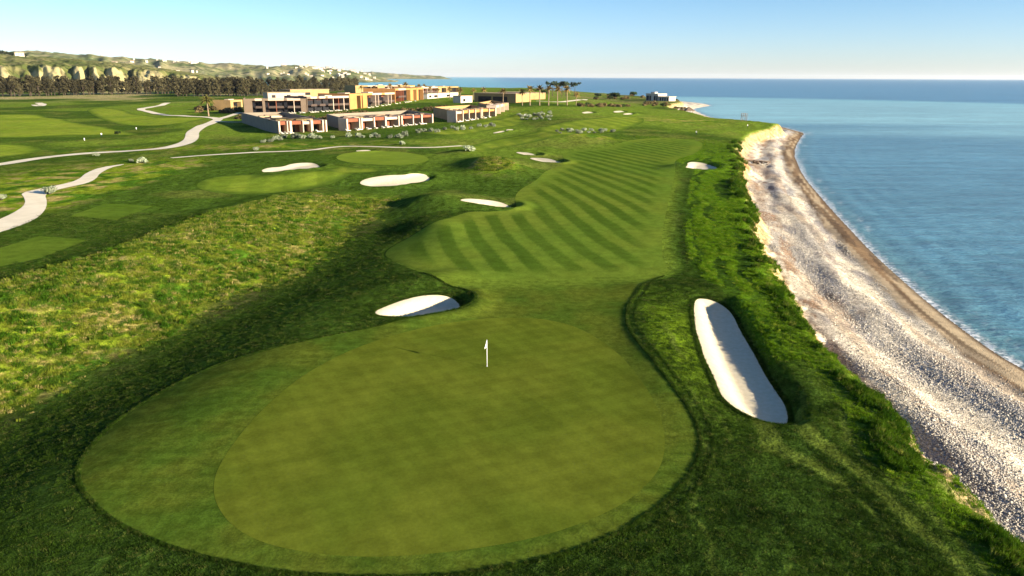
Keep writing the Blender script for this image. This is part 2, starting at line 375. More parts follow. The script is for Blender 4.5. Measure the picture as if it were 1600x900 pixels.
F2_px = [(300,292),(325,277),(390,272),(430,272),(500,268),(520,258),(560,262),(600,263),(560,270),(530,282),(480,296),(420,303),(340,303)]
F3_px = [(-60,181),(60,179),(75,184),(110,190),(160,198),(235,211),(160,210.5),(90,212),(40,216),(-60,216)]
F4_px = [(130,171),(170,167),(240,185),(330,184),(322,186),(270,196),(205,197),(165,190),(150,182)]
F5_px = [(690,240),(745,224),(800,214),(842,206),(836,200),(880,192),(925,185),(1000,182),(1010,190),(985,200),(940,206),(900,212),(850,218),(800,228),(750,237)]
F6_px = [(-60,228),(20,224),(72,232),(50,241),(-60,252)]
F7_px = [(640,207),(760,190),(800,182),(826,168),(830,180),(815,196),(770,203),(700,213)]
T1_px = [(108,338),(165,318),(240,322),(182,344)]; T2_px = [(-40,400),(62,369),(140,375),(60,404),(-40,425)]
P1_px = [(-60,266),(0,257),(60,247),(150,238.5),(220,235),(258,232),(288,225),(301,216),(300,207),(313,198),(336,190),(343,186),(325,183),(290,182),(260,180.5),(232,174.5),(216,171),(235,167.5),(256,164),(262,161)]
P2_L = [(-50,362),(0,343),(30,328),(40,318),(38,309),(32,302),(60,295.5),(90,290),(122,282),(135,270),(155,262),(193,256.5)]
P2_R = [(194,257.5),(172,262),(156,271),(150,280),(135,287),(110,292),(90,296.5),(70,303),(74,317),(70,330),(54,344),(20,357),(0,363),(-50,382)]
P3_px = [(268,247),(330,242),(400,238),(440,237),(487,235),(512,231),(540,228.5),(575,229),(625,231),(675,231),(722,228)]
P4_px = [(343,186),(362,180),(375,176)]; P5_px = [(343,190),(360,191),(380,191)]
P6_px = [(838,158),(870,160),(905,157),(915,155.5)]; P7_px = [(55,164),(62,167),(68,163),(60,161)]
def ribbon(c, w):
    c = chaikin(c, 2, False); d = np.gradient(c, axis=0); d /= np.linalg.norm(d, axis=1)[:, None] + 1e-9
    n = np.stack([-d[:, 1], d[:, 0]], 1); w = np.broadcast_to(np.asarray(w, float), (len(c),))[:, None] / 2
    return np.vstack([c + n * w, (c - n * w)[::-1]])
REG = {}
for k, p in dict(green=green_px, apron=apron_px, fair=fair_px, g2=G2_px, f2=F2_px, f3=F3_px, f4=F4_px, f5=F5_px, f6=F6_px, f7=F7_px, t1=T1_px, t2=T2_px).items():
    REG[k] = chaikin(ats(p), 0 if k[0] == 't' else 2)
REG['p2'] = chaikin(ats(P2_L + P2_R), 1)
for k, p, w in (('p1', P1_px, 5.2), ('p3', P3_px, 2.2), ('p4', P4_px, 4.), ('p5', P5_px, 2.5), ('p6', P6_px, 5.), ('p7', P7_px, 6.)):
    REG[k] = ribbon(ats(p), w)
SD = {k: sdist(GX, GY, P, 12.0) for k, P in REG.items()}
SDB = [sdist(GX, GY, P, 9.0) for P in BPOLY]
mown = np.minimum.reduce([SD[k] for k in ('green', 'apron', 'fair', 'g2', 'f2', 'f3', 'f4', 'f5', 'f6', 'f7', 't1', 't2')])
hard = np.minimum.reduce([SD[k] for k in REG if k[0] == 'p'] + SDB)

def lerp(a, b, t): return a * (1 - t[:, None]) + np.asarray(b)[None] * t[:, None]
LX = ats([(1086,262),(1078,290),(1073,330),(1072,370),(1078,400),(1090,425),(1112,442),(1142,464),(1168,500),(1195,548),(1228,595)]); LX = LX[np.argsort(LX[:, 1])]
def lushx(x, y): return x - np.interp(y, LX[:, 1], LX[:, 0])          # metres right of the mowing line that bounds the lush strip
def streak(x, y, dl):
    w = -dl + .8 * (fbm(x / 11., y / 11., 111, 2) - .5); return fbm(w / .85, y / 17. + x / 40., 113, 3)
def track(x, y, dl):
    q = streak(x, y, dl); q2 = fbm((-dl + .8 * (fbm(x / 11., y / 11., 111, 2) - .5)) / 1.5, y / 26., 115, 2); a = sstep(.56, .66, q) * sstep(7, 12, x) * (1 - sstep(60, 74, y)) * sstep(1.6, 3.0, -dl)
    b = sstep(.48, .60, q2) * sstep(60, 80, y) * (1 - sstep(230, 280, y)) * sstep(-1, 0, lushx(x, y)) * sstep(.5, 2., -dl)
    return a, b
def grass_colour(x, y, dl):
    s = x - np.interp(y, VY, VX)
    n1 = fbm(x / 14., y / 14., 51, 4); n2 = fbm(x / 3., y / 3., 55, 3); n3 = fbm(x / 60., y / 60., 58, 3)
    c = np.tile(np.array([.044, .080, .009]), (len(x), 1))
    c = lerp(c, (.024, .047, .007), (1 - sstep(46, 78, y)) * .85)                     # rough round the green, darker towards the near ground
    c = lerp(c, (.118, .175, .017), sstep(165, 260, y) * sstep(.40, .58, n3 + .12 * sstep(270, 330, y) * sstep(-220, -140, x)) * .9)   # lawns
    c = lerp(c, (.130, .140, .026), sstep(.54, .68, n1) * sstep(90, 170, y) * .5)
    # lush strip on the cliff top
    e = np.clip(-dl, 0, 60); lush = sstep(-.3, .3, lushx(x, y)) * sstep(50, 70, y) * (1 - sstep(215, 300, y)) * (dl < 6); band = sdist(x, y, REG['fair'], 12.0); bandm = (band > -9) * (x > 10) * (lushx(x, y) < .3) * (y > 80) * (1 - sstep(175, 200, y))
    c = lerp(c, (.100, .146, .015), bandm * (1 - sstep(0, 2.4, band))); c = lerp(c, (.020, .042, .006), bandm * sstep(1.5, 5, band) * .9); c = lerp(c, (.085, .160, .009), lush); c = lerp(c, (.075, .115, .012), (1 - sstep(1.5, 4.5, e)) * (1 - sstep(62, 92, y)) * .8)
    c = lerp(c, (.105, .165, .007), bump(x, y, 15.5, 64, 4.2, 14, 1, -3).clip(0, 1) * .75)  # sunlit flank of the bank by the bunker, brightness painted into the grass
    # unmown native grass on the sunny flank
    nat = sstep(-26, -22, s + (n1 - .5) * 5) * (1 - sstep(-3.0, 1.0, s + (n1 - .5) * 6)) * (1 - sstep(140, 158, y))
    nat = np.maximum(nat, bump(x, y, -5, 190, 5, 9, 1.6).clip(0, 1)); nat = np.maximum(nat, bump(x, y, 24, 283, 17, 8, 1.4, -20).clip(0, 1))
    nat = np.maximum(nat, bump(x, y, -100, 165, 22, 40, 1.8, 0).clip(0, 1) * sstep(-82, -90, x)); nat = np.maximum(nat, bump(x, y, 96, 400, 34, 22, 1.3, 20).clip(0, 1))
    nat = np.maximum(nat, bump(x, y, -96, 255, 60, 13, 1.0, 12).clip(0, 1) * .8)
    nc = lerp(np.tile(np.array([.150, .200, .014]), (len(x), 1)), (.250, .200, .060), sstep(.50, .64, n2)); nc = lerp(nc, (.050, .110, .008), sstep(.52, .66, fbm(x / 5., y / 5., 61, 3)))
    c = c * (1 - nat[:, None]) + nc * nat[:, None]
    c = lerp(c, (.070, .062, .022), (sstep(-4, 0, s) * (1 - sstep(1, 5, s))) * (1 - sstep(125, 150, y)) * sstep(.40, .55, n1) * .8)
    # dry edge below the far wood and on the far headland
    c = lerp(c, (.30, .24, .11), sstep(.45, .6, n3) * sstep(640, 760, y) * (1 - sstep(-330, -260, x)) * .8)
    c = lerp(c, (.16, .15, .05), sstep(600, 760, y) * sstep(20, 80, x) * sstep(.42, .55, n1) * .8)
    ta, tb_ = track(x, y, dl); c = lerp(c, (.070, .098, .014), ta * .95); c = lerp(c, (.030, .062, .006), tb_)      # wheel and mower lines
    return c * (.8 + .4 * n2)[:, None]
gcol = grass_colour(GX, GY, DL)
slope = np.clip(DL / 5., 0, 1)
bare = sstep(.30, .62, fbm(GX / 3.4, GY / 3.4, 71, 4) + .40 * slope - .06 + .22 * sstep(70, 130, GY) * (fbm(GX / 25., GY / 25., 73, 2) - .3) + .30 * sstep(56, 80, GY)) * sstep(.3, 1.4, DL)
soil = lerp(np.tile(np.array([.31, .215, .095]), (len(GX), 1)), (.40, .31, .165), fbm(GX / 1.5, GY / 1.5, 75, 3)); soil = lerp(soil, (.30, .17, .07), sstep(.55, .7, fbm(GX / 2.2, GY / 2.2, 77, 3)))
gcol = gcol * (1 - bare[:, None]) + soil * bare[:, None]
# beach colours: cobbles, wrack lines and the wet brown strand
dry = np.clip(-DS, 0, None); u = GY + .3 * GX
bc = lerp(np.tile(np.array([.56, .485, .355]), (len(GX), 1)), (.36, .33, .285), sstep(.45, .62, fbm(u / 16., dry / 4.5, 81, 4)))
bc = lerp(bc, (.22, .20, .19), sstep(.58, .72, fbm(u / 11., dry / 3.0, 83, 4)) * .8)
bc = lerp(bc, (.22, .12, .06), sstep(.57, .66, fbm(u / 7., dry / 2.0, 85, 4)) * (1 - sstep(7, 15, DL)) * .85)
rg = 1 - np.abs(2 * fbm(u / 34., dry / 4.2, 86, 3) - 1); bc = lerp(bc, (.66, .58, .44), sstep(.90, .98, rg) * .8); bc = lerp(bc, (.27, .19, .12), sstep(.55, .66, fbm(u / 26., dry / 1.8, 88, 3)) * .6)
wr = (1 - sstep(3.8, 5.4, dry + (fbm(u / 12., dry, 87, 3) - .5) * 2.4)); bc = lerp(bc, (.155, .092, .040), wr * .95)
bc = lerp(bc, (.36, .28, .17), wr * sstep(.47, .57, fbm(u / 31., dry * 1.1, 89, 2)) * .85)
bc = lerp(bc, (.075, .045, .022), wr * sstep(.56, .64, fbm(u / 27., dry * 1.05, 90, 2)) * .8)
bc = lerp(bc, (.075, .052, .03), (1 - sstep(.2, 1.1, dry)) * .8)
far_sand = sstep(520, 640, GY); bc = lerp(bc, (.56, .48, .35), far_sand)
pebble = (1 - wr) * (1 - far_sand) * sstep(.25, .5, fbm(u / 13., dry / 4., 91, 3) + .15)
isbeach = (DL > 4.6)
vcol = gcol.copy(); tb = sstep(3.2, 5.0, DL + (fbm(GX / 1.2, GY / 1.2, 95, 3) - .5) * 3); vcol = vcol * (1 - tb[:, None]) + bc * tb[:, None]
# uneven rough: low lumps away from mown turf, paths and sand
lump = ((fbm(GX / 1.1, GY / 1.1, 101, 3) - .5) * .22 + (fbm(GX / 4., GY / 4., 103, 2) - .5) * .30) * sstep(.1, 1.4, np.minimum(mown, hard)) * (1 - sstep(1, 3, DL))
sv = GX - np.interp(GY, VY, VX); lump = lump * np.where(sv > 1, .45, 1.) + ((sv < -2) & (sv > -24) & (GY < 150)) * (fbm(GX / 2.6, GY / 2.6, 105, 3) - .5) * .55
GZ = GZ + lump * (1 - sstep(200, 420, GY))
fb = isbeach[QUADS].all(1)
sea_cut = (DS[QUADS] > 24).all(1)
def sub_mesh(name, quads, co, cols, extra=None):
    used = np.unique(quads); mp = np.full(len(co), -1, np.int64); mp[used] = np.arange(len(used))
    me = np_mesh(name, co[used], mp[quads]); fattr(me, 'Col', cols[used], 'FLOAT_COLOR')
    for k, v in (extra or {}).items(): fattr(me, k, v[used])
    smooth(me); return me
GCO = np.stack([GX, GY, GZ], 1)
tag(link('ground', sub_mesh('ground', QUADS[~fb & ~sea_cut], GCO, vcol), M['rough']), kind='structure')
tag(link('beach', sub_mesh('beach', QUADS[fb & ~sea_cut], GCO, vcol, {'pebble': pebble * tb}), M['beach']), kind='structure')

_g = GCO.reshape(NRr, NTt, 3); _n = np.cross(np.gradient(_g, axis=1), np.gradient(_g, axis=0)).reshape(-1, 3); GN = _n / np.linalg.norm(_n, axis=1)[:, None]
def overlay(name, P, sdv, mat, off, attrs=None):
    ins = sdv < 0; q = QUADS[ins[QUADS].any(1)]; used = np.unique(q)
    mp = np.full(len(GX), -1, np.int64); mp[used] = np.arange(len(used))
    x, y, z = GX[used].copy(), GY[used].copy(), GZ[used].copy(); o = ~ins[used]
    if o.any():
        _, nx, ny, _ = nearest(x[o], y[o], P); x[o], y[o] = nx, ny; z[o] = Hfull(nx, ny)
    dist = np.hypot(x, y); z = z + off * np.maximum(1, dist / 70.)
    me = np_mesh(name, np.stack([x, y, z], 1), mp[q])
    for k, f in (attrs or {}).items(): fattr(me, k, f(x, y))
    smooth(me); me.normals_split_custom_set_from_vertices(GN[used].tolist()); return link(name, me, mat)
def stripes(x, y):
    c = np.where(y < 125, .12 * (y - 125) - .5 * .0040 * (y - 125) ** 2, .12 * (y - 125) + .5 * .0026 * (y - 125) ** 2)
    ph = (x + c + (vnoise(x / 9., y / 9., 7) - .5) * .5) / 4.7
    w = np.sin(2 * np.pi * ph); s = sstep(-.35, .35, w)
    edge = sdist(x, y, REG['fair'], 12.0); return s * sstep(1.0, 5.5, -edge) * (.75 + .4 * vnoise(x / 6., y / 14., 9))
def stripes_x(x, y):
    w = np.sin(2 * np.pi * (x * .92 + y * .25) / 7.5); return sstep(-.4, .4, w) * .8
tag(overlay('apron', REG['apron'], SD['apron'], M['apron'], .006, {'blend': lambda x, y: 1 - sstep(0, 7, sdist(x, y, REG['fair'], 12.0) + 2 * (vnoise(x / 3., y / 2., 4) - .5))}), kind='structure')
tag(overlay('fairway', REG['fair'], SD['fair'], M['fairway'], .012, {'stripe': stripes}), kind='structure')
tag(overlay('putting_green', REG['green'], SD['green'], M['green'], .014), kind='structure')
tag(overlay('putting_green', REG['g2'], SD['g2'], M['green2'], .014), kind='structure')
for k in ('f2', 'f3', 'f4', 'f5', 'f6', 'f7'):
    tag(overlay('fairway', REG[k], SD[k], M['fairway_plain'], .008, {'edge': lambda x, y, k=k: sstep(0, 4.5, -sdist(x, y, REG[k], 12.0) + 3 * (fbm(x / 6., y / 6., 6, 2) - .5)), 'stripe': stripes_x if k in ('f2', 'f5', 'f7') else (lambda x, y: fbm(x / 30., y / 30., 5, 2) * .4)}), kind='structure')
for k in ('t1', 't2'): tag(overlay('tee', REG[k], SD[k], M['tee'], .02), kind='structure')
for k in ('p1', 'p2', 'p3', 'p4', 'p5', 'p6', 'p7'): tag(overlay('path', REG[k], SD[k], M['path'], .02 if k != 'p1' else .024), kind='structure')
for (lab, px, dp, lip), P, s_ in zip(BUNKERS, BPOLY, SDB):
    tag(overlay('sand_bunker', P, s_, M['sand'], .016), lab, 'sand bunker', 'sand bunkers')

# ------------------------------------------------------------------ sea
sr = np.geomspace(70, 42000, 460); sth = np.radians(np.linspace(-62, 72, 470))
A_, B_ = np.meshgrid(sr, sth, indexing='ij'); X, Y = (A_ * np.sin(B_)).ravel(), (OY + A_ * np.cos(B_)).ravel()
ds = sdist(X, Y, DRY, 320.0); dist = np.hypot(X, Y)
keep = ds > -14
sc_ = np.tile(np.array([.074, .180, .222]), (len(X), 1))
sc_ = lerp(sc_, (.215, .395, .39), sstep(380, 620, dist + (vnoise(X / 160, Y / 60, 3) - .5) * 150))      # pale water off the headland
bandd = 1250 - .25 * X + (vnoise(X / 900, Y / 300, 4) - .5) * 60
deep = sstep(0, 110, dist - bandd) * sstep(-300, 300, X + .03 * Y)
sc_ = lerp(sc_, (.068, .175, .240), deep)
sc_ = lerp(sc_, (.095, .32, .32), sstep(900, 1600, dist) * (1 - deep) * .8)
sc_ = lerp(sc_, (.075, .150, .150), (1 - sstep(0, 9, ds)) * .7); sc_ = lerp(sc_, (.14, .13, .10), (1 - sstep(0, 1.6, ds)) * .6)
foam = np.clip((1 - sstep(.2, 1.2 + 1.0 * vnoise(Y / 6., X / 6., 8), ds)) + 0.35 * np.exp(-((ds - 3.2 - 1.2 * vnoise(Y / 14., X * 0, 6)) / .35) ** 2) * sstep(.45, .7, vnoise(Y / 10., X * 0, 5)), 0, 1) * (ds > -3)
I, J = np.meshgrid(np.arange(len(sr) - 1), np.arange(len(sth) - 1), indexing='ij'); v0 = (I * len(sth) + J).ravel()
q = np.stack([v0, v0 + 1, v0 + len(sth) + 1, v0 + len(sth)], 1); q = q[keep[q].any(1)]
zw = .05 * np.sin(ds * 1.1 + 3 * vnoise(Y / 18., X / 18., 2)) * (1 - sstep(4, 40, ds)) * sstep(0, 2, ds)
tag(link('sea', sub_mesh('sea', q, np.stack([X, Y, zw], 1), sc_, {'foam': foam}), M['sea']), kind='structure')
# OBJECTS_BELOW

# ------------------------------------------------------------------ hills
def hill(name, az0, az1, d0, d1, na, nd, zf, mat, attr=None):
    az = np.radians(np.linspace(az0, az1, na)); d = np.linspace(d0, d1, nd); A, D = np.meshgrid(az, d, indexing='ij')
    Z = zf(np.degrees(A), D); X, Y = D * np.sin(A), D * np.cos(A)
    I, J = np.meshgrid(np.arange(na - 1), np.arange(nd - 1), indexing='ij'); v = (I * nd + J).ravel()
    me = np_mesh(name, np.stack([X, Y, Z], -1).reshape(-1, 3), np.stack([v, v + nd, v + nd + 1, v + 1], 1)[:, ::-1]); smooth(me)
    if attr: fattr(me, 'clay', attr(np.degrees(A), D).ravel())
    o = link(name, me, mat); o['kind'] = 'structure'; return o
def pxaz(x): return math.degrees(math.atan((x - 800) / FPX))
HA_az = [pxaz(x) for x in (-900, -300, 0, 75, 150, 210, 280, 330, 380, 430)]; HA_top = [90, 92, 84, 74, 69, 62, 47, 33, 18, -6]; HA_bl = [50, 48, 46, 45, 44, 42, 36, 26, 12, -8]
def spur(a):
    ph = a / 1.75 + 1.3 * (vnoise(a / 3.1, a * 0, 3) - .5); return np.clip(np.abs(ph - np.floor(ph) - .40) / .60, 0, 1), vnoise(np.floor(ph) * 1.0, a * 0, 6)
def bluffq(a, D):
    tri, amp = spur(a); tri2 = np.abs((a / .57 + vnoise(a * 2, D / 90, 2)) % 1 - .5) * 2
    return (D - 1310 - 50 * vnoise(a / 2.2, a * 0, 5)) / 210 - .42 * tri * (.5 + .9 * amp) - .10 * tri2 - .35 * (fbm(a * 3, D / 50, 9, 3) - .5)
def zA(a, D):
    top = np.interp(a, HA_az, HA_top); bl = np.interp(a, HA_az, HA_bl); q = np.clip(bluffq(a, D), 0, 1)
    z = 3 + (bl - 3) * (q * .8 + .2 * sstep(0, 1, q))
    return z + (top - bl) * sstep(1480, 2350, D) - sstep(2400, 2900, D) * (top + 12) + (fbm(a * 2., D / 120., 12, 3) - .5) * 9 * q
def clayA(a, D):
    tri, amp = spur(a); q = bluffq(a, D); wide = (1.25 - .95 * np.clip(q, 0, 1)) * (.65 + .55 * amp)
    return sstep(.0, .12, wide - tri + .35 * (fbm(a * 5, D / 25., 14, 3) - .5)) * (q > -.02) * (q < 1.0) * sstep(-19, -23, a)
HB_az = [pxaz(x) for x in (-300, 100, 200, 270, 320, 370, 430, 480, 520, 565, 600, 640)]; HB_top = [150, 150, 128, 122, 98, 96, 84, 86, 76, 58, 24, -8]
def zB(a, D):
    top = np.interp(a, HB_az, HB_top) + (fbm(a * 1.6, D / 500., 15, 4) - .5) * 26
    return np.minimum(-6 + (top + 6) * sstep(3500, 4700, D + 500 * (fbm(a * .9, D / 600, 17, 3) - .5)) , top) - sstep(5000, 5600, D) * 160
HC_az = [pxaz(x) for x in (480, 560, 590, 620, 650, 690, 712)]; HC_top = [60, 66, 82, 62, 46, 38, -6]
def zC(a, D): return -6 + (np.interp(a, HC_az, HC_top) + 6 + (fbm(a * 3, D / 600, 19, 3) - .5) * 14) * sstep(8600, 9300, D) - sstep(9600, 10200, D) * 120
t = NT('clay_hill'); t.b.inputs['Specular IOR Level'].default_value = 0.0; p = t.pos(); n1 = t.noise(p, .012, 5, .65); n2 = t.noise(p, .05, 5, .7)
grs = t.mix(t.ramp(n1, .4, .62), (.095, .115, .030), (.21, .19, .075)); grs = t.mix(t.ramp(n2, .55, .64), grs, (.03, .042, .012))
cly = t.mix(t.ramp(n2, .35, .7), (.46, .38, .18), (.30, .27, .12)); t.color(t.mix(t.attr('clay'), grs, cly)); t.bump(n2, 6., .6); M['hillA'] = t.m
t = NT('far_hill'); t.b.inputs['Specular IOR Level'].default_value = 0.0; p = t.pos(); n1 = t.noise(t.scale(p, (1, 1, 3)), .004, 6, .7); n2 = t.noise(p, .018, 5, .7)
c = t.mix(t.ramp(n1, .38, .6), (.10, .13, .04), (.30, .26, .13)); c = t.mix(t.ramp(n2, .52, .62), c, (.05, .065, .03)); c = t.mix(t.ramp(n2, .30, .38, 1., 0.), c, (.55, .48, .33))
t.color(c); M['hillB'] = t.m
hill('hills', -52, pxaz(432), 1300, 2950, 560, 190, zA, M['hillA'], clayA)
hill('hills', pxaz(-300), pxaz(642), 3300, 5700, 300, 90, zB, M['hillB'])
hill('hills', pxaz(480), pxaz(714), 8400, 10300, 120, 40, zC, M['hillB'])
def on_hill(fn, px, D): a = pxaz(px); return (D * math.sin(R(a)), D * math.cos(R(a)), float(fn(np.array([a]), np.array([float(D)]))[0]))

# ------------------------------------------------------------------ leaf and bark materials
def leafmat(name, c1, c2, tr=.3):
    t = NT(name); oi = t.node('ShaderNodeObjectInfo'); p = t.objc(); n = t.noise(p, 1.3, 3)
    c = t.mix(t.ramp(n, .3, .7), c1, c2); c = t.mul(c, t.ramp(oi.outputs['Random'], 0, 1, .62, 1.45)); t.color(c)
    tl = t.node('ShaderNodeBsdfTranslucent'); t.l.new(c, tl.inputs[0]); mx = t.node('ShaderNodeMixShader'); mx.inputs[0].default_value = tr
    t.l.new(t.b.outputs[0], mx.inputs[1]); t.l.new(tl.outputs[0], mx.inputs[2]); t.l.new(mx.outputs[0], t.out.inputs[0]); return t.m
M['euc'] = leafmat('eucalyptus_leaf', (.042, .037, .017), (.080, .070, .031)); M['bark'] = plain('bark', (.06, .045, .03), .3, 3.)
M['pine'] = leafmat('pine_needle', (.018, .030, .012), (.035, .048, .02), .15); M['palm'] = leafmat('palm_frond', (.20, .11, .035), (.13, .12, .03), .25)
M['palmg'] = leafmat('palm_frond_green', (.10, .12, .02), (.20, .15, .04), .25)
M['sage'] = leafmat('sage_leaf', (.17, .20, .12), (.30, .32, .21), .2); M['brush'] = leafmat('brush_leaf', (.10, .075, .03), (.17, .125, .05), .2)
M['bush'] = leafmat('bush_leaf', (.025, .045, .012), (.05, .08, .018), .2); M['ptrunk'] = plain('palm_trunk', (.22, .16, .10), .3, 2.)
def leaves(centres, radii, n, size, flat_=1.0, seed=0):
    r = np.random.default_rng(seed); V = []; F = []
    centres = np.asarray(centres, float); radii = np.asarray(radii, float); w = radii ** 2; w = w / w.sum()
    idx = r.choice(len(centres), n, p=w); d = r.normal(size=(n, 3)); d /= np.linalg.norm(d, axis=1)[:, None]
    P = centres[idx] + d * (radii[idx] * (.55 + .5 * r.random(n)))[:, None] * np.array([1, 1, flat_])
    a = r.normal(size=(n, 3)); a /= np.linalg.norm(a, axis=1)[:, None]; b = np.cross(a, d + .3 * r.normal(size=(n, 3))); b /= np.linalg.norm(b, axis=1)[:, None] + 1e-9
    s = size * (.6 + .8 * r.random(n))[:, None]
    v = np.stack([P - a * s, P + b * s * .55, P + a * s, P - b * s * .55], 1).reshape(-1, 3)
    return np_mesh('foliage', v, np.arange(4 * n).reshape(-1, 4))
def make_tree(name, h, spread, seed, leafm, n=520, leaf=.75, low=.30, flat_=1.0, stems=3, crownflat=False):
    r = random.Random(seed); root = empty(name, (0, 0, 0)); mb = MB(); cs = []; rs = []
    for k in range(stems):
        a = 2 * math.pi * k / stems + r.random(); lean = spread * .35 * r.random(); top = h * (.72 + .2 * r.random())
        pts = [(0.25 * math.cos(a), .25 * math.sin(a), -.6)] + [(lean * f * math.cos(a), lean * f * math.sin(a), top * f) for f in (.3, .6, 1.)]
        mb.tube(pts, [h * .016, h * .013, h * .009, h * .003], 5)
        for q in range(7 if not crownflat else 5):
            f = (low + (1 - low) * r.random()) if not crownflat else (.85 + .15 * r.random()); b = r.random() * 6.28; rad = spread * (.25 + .5 * r.random()) * ((1.25 - 1.1 * abs(f - .68)) if not crownflat else 1.3)
            base = (lean * f * math.cos(a), lean * f * math.sin(a), top * f * .93); c = (base[0] + rad * math.cos(b), base[1] + rad * math.sin(b), top * f + h * (.07 if not crownflat else .03))
            mb.tube([base, c], [h * .006, h * .0025], 4); cs.append(c); rs.append(spread * (.24 + .18 * r.random()))
        cs.append((lean * math.cos(a), lean * math.sin(a), top)); rs.append(spread * .34)
    mb.build('trunk', M['bark'], root); link('crown', leaves(cs, rs, n, leaf, flat_, seed), leafm, root)
    return root
def scatter_copies(protos, spots, namer=None):
    used = [False] * len(protos)
    for i, (x, y, s, z) in enumerate(spots):
        k = random.randrange(len(protos)); p = protos[k]
        o = copy_tree(p) if used[k] else p; used[k] = True
        o.location = (x, y, (hz(x, y) if z is None else z)); o.rotation_euler[2] = random.random() * 6.28; o.scale = (s * random.uniform(.88, 1.14),) * 2 + (s,)
        if namer: namer(i, o)
    for k, p in enumerate(protos):
        if not used[k]:
            for c in list(p.children): bpy.data.objects.remove(c)
            bpy.data.objects.remove(p)
def along(P, step, jit, rows, back=(0, 0), ground=None):
    out = []
    for (x0, y0), (x1, y1) in zip(P[:-1], P[1:]):
        n = max(1, int(math.hypot(x1 - x0, y1 - y0) / step))
        for i in range(n):
            for r_ in range(rows):
                f = (i + random.random() * .8) / n
                out.append((x0 + (x1 - x0) * f + back[0] * r_ + random.uniform(-jit, jit), y0 + (y1 - y0) * f + back[1] * r_ + random.uniform(-jit, jit), random.uniform(.68, 1.16), None))
    return out
eu = [make_tree('eucalyptus_tree', 21, 6.2, 100 + i, M['euc'], 1000, .85, .14, .85, 3 + i % 2) for i in range(6)]
line1 = along([(-700, 800), (-600, 880), (-470, 1040), (-395, 1190)], 6.2, 2.2, 2, (-7, 12)) 
scatter_copies(eu, line1, lambda i, o: tag(o, 'brown green eucalyptus in the long row below the pale clay bluffs', 'tree', 'eucalyptus row below the bluffs'))
eu2 = [make_tree('eucalyptus_tree', 20, 5.6, 200 + i, M['euc'], 1000, .85, .12, .85, 4) for i in range(5)]
line2 = along([(-404, 892), (-318, 925)], 5.4, 1.5, 2, (-3, 12)) + along([(-318, 925), (-300, 1060), (-285, 1230), (-300, 1400), (-330, 1560)], 7.5, 3, 1, (-8, 3))
scatter_copies(eu2, line2, lambda i, o: tag(o, 'dark trunked eucalyptus in the wood behind the hotel roofs', 'tree', 'eucalyptus wood behind the hotel'))

# trees and houses on the hills
ht = [make_tree('hilltop_tree', 9, 5.5, 300 + i, M['pine'], 260, 1.0, .2, .9, 2) for i in range(3)]
spots = []
for px in np.linspace(-6, 74, 22):
    D = 2290 + random.uniform(-30, 40); x, y, z = on_hill(zA, px, D); spots.append((x, y, random.uniform(.7, 1.2), z - .3))
scatter_copies(ht, spots, lambda i, o: tag(o, 'small dark tree on the skyline of the left hill', 'tree', 'trees on the left skyline'))
M['white'] = plain('white_plaster', (.50, .43, .34), .08, .3); M['tile'] = plain('roof_tile', (.40, .22, .12), .2, .4); M['pane_dark'] = plain('dark_glass', (.010, .010, .012), .2, .5, .45)
def far_house(w, d, h):
    root = empty('far_house', (0, 0, 0)); MB().box(-w/2, w/2, -d/2, d/2, -4, h).build('wall', M['white'], root)
    MB().add([(-w/2-.4,-d/2-.4,h+.01),(w/2+.4,-d/2-.4,h+.01),(w/2+.4,d/2+.4,h+.01),(-w/2-.4,d/2+.4,h+.01),(-w/2,0,h+1.8),(w/2,0,h+1.8)],[(0,1,5,4),(2,3,4,5),(0,4,3),(1,2,5),(3,2,1,0)]).build('roof', M['tile'], root)
    for i in range(3): MB().box(-w*.36 + i*w*.3, -w*.36 + i*w*.3 + 1.3, -d/2-.06, -d/2+.1, h*.4, h*.75).build('window', M['pane_dark'], root)
    return root
fh = [far_house(14, 9, 5.5), far_house(20, 11, 8)]
spots = [(*on_hill(zA, 11, 2270)[:2], 1.0, on_hill(zA, 11, 2270)[2] + 2), (*on_hill(zA, 66, 2250)[:2], 1.0, on_hill(zA, 66, 2250)[2] + 2)]
def ha(i, o):
    tag(o, ['pale house among the dark trees at the left end of the hilltop', 'small cream house at the right end of the hilltop trees'][i], 'house'); o.rotation_euler[2] = .4
fh = fh[::-1]; scatter_copies(fh, spots, ha)
fh = [far_house(18, 12, 7), far_house(26, 14, 9), far_house(14, 14, 14)]
spots = []
for i in range(90):
    px = random.choice([random.uniform(170, 330), random.uniform(420, 600), random.uniform(500, 590)]); D = random.uniform(3900, 4800)
    x, y, z = on_hill(zB, px, D)
    if z > 8: spots.append((x, y, random.uniform(.45, .95), z))
def hb(i, o): tag(o, 'tiny white house scattered over the hazy far hillside', 'house', 'houses on the far hills'); o.rotation_euler[2] = .5 + random.uniform(-.5, .5)
scatter_copies(fh, spots, hb)

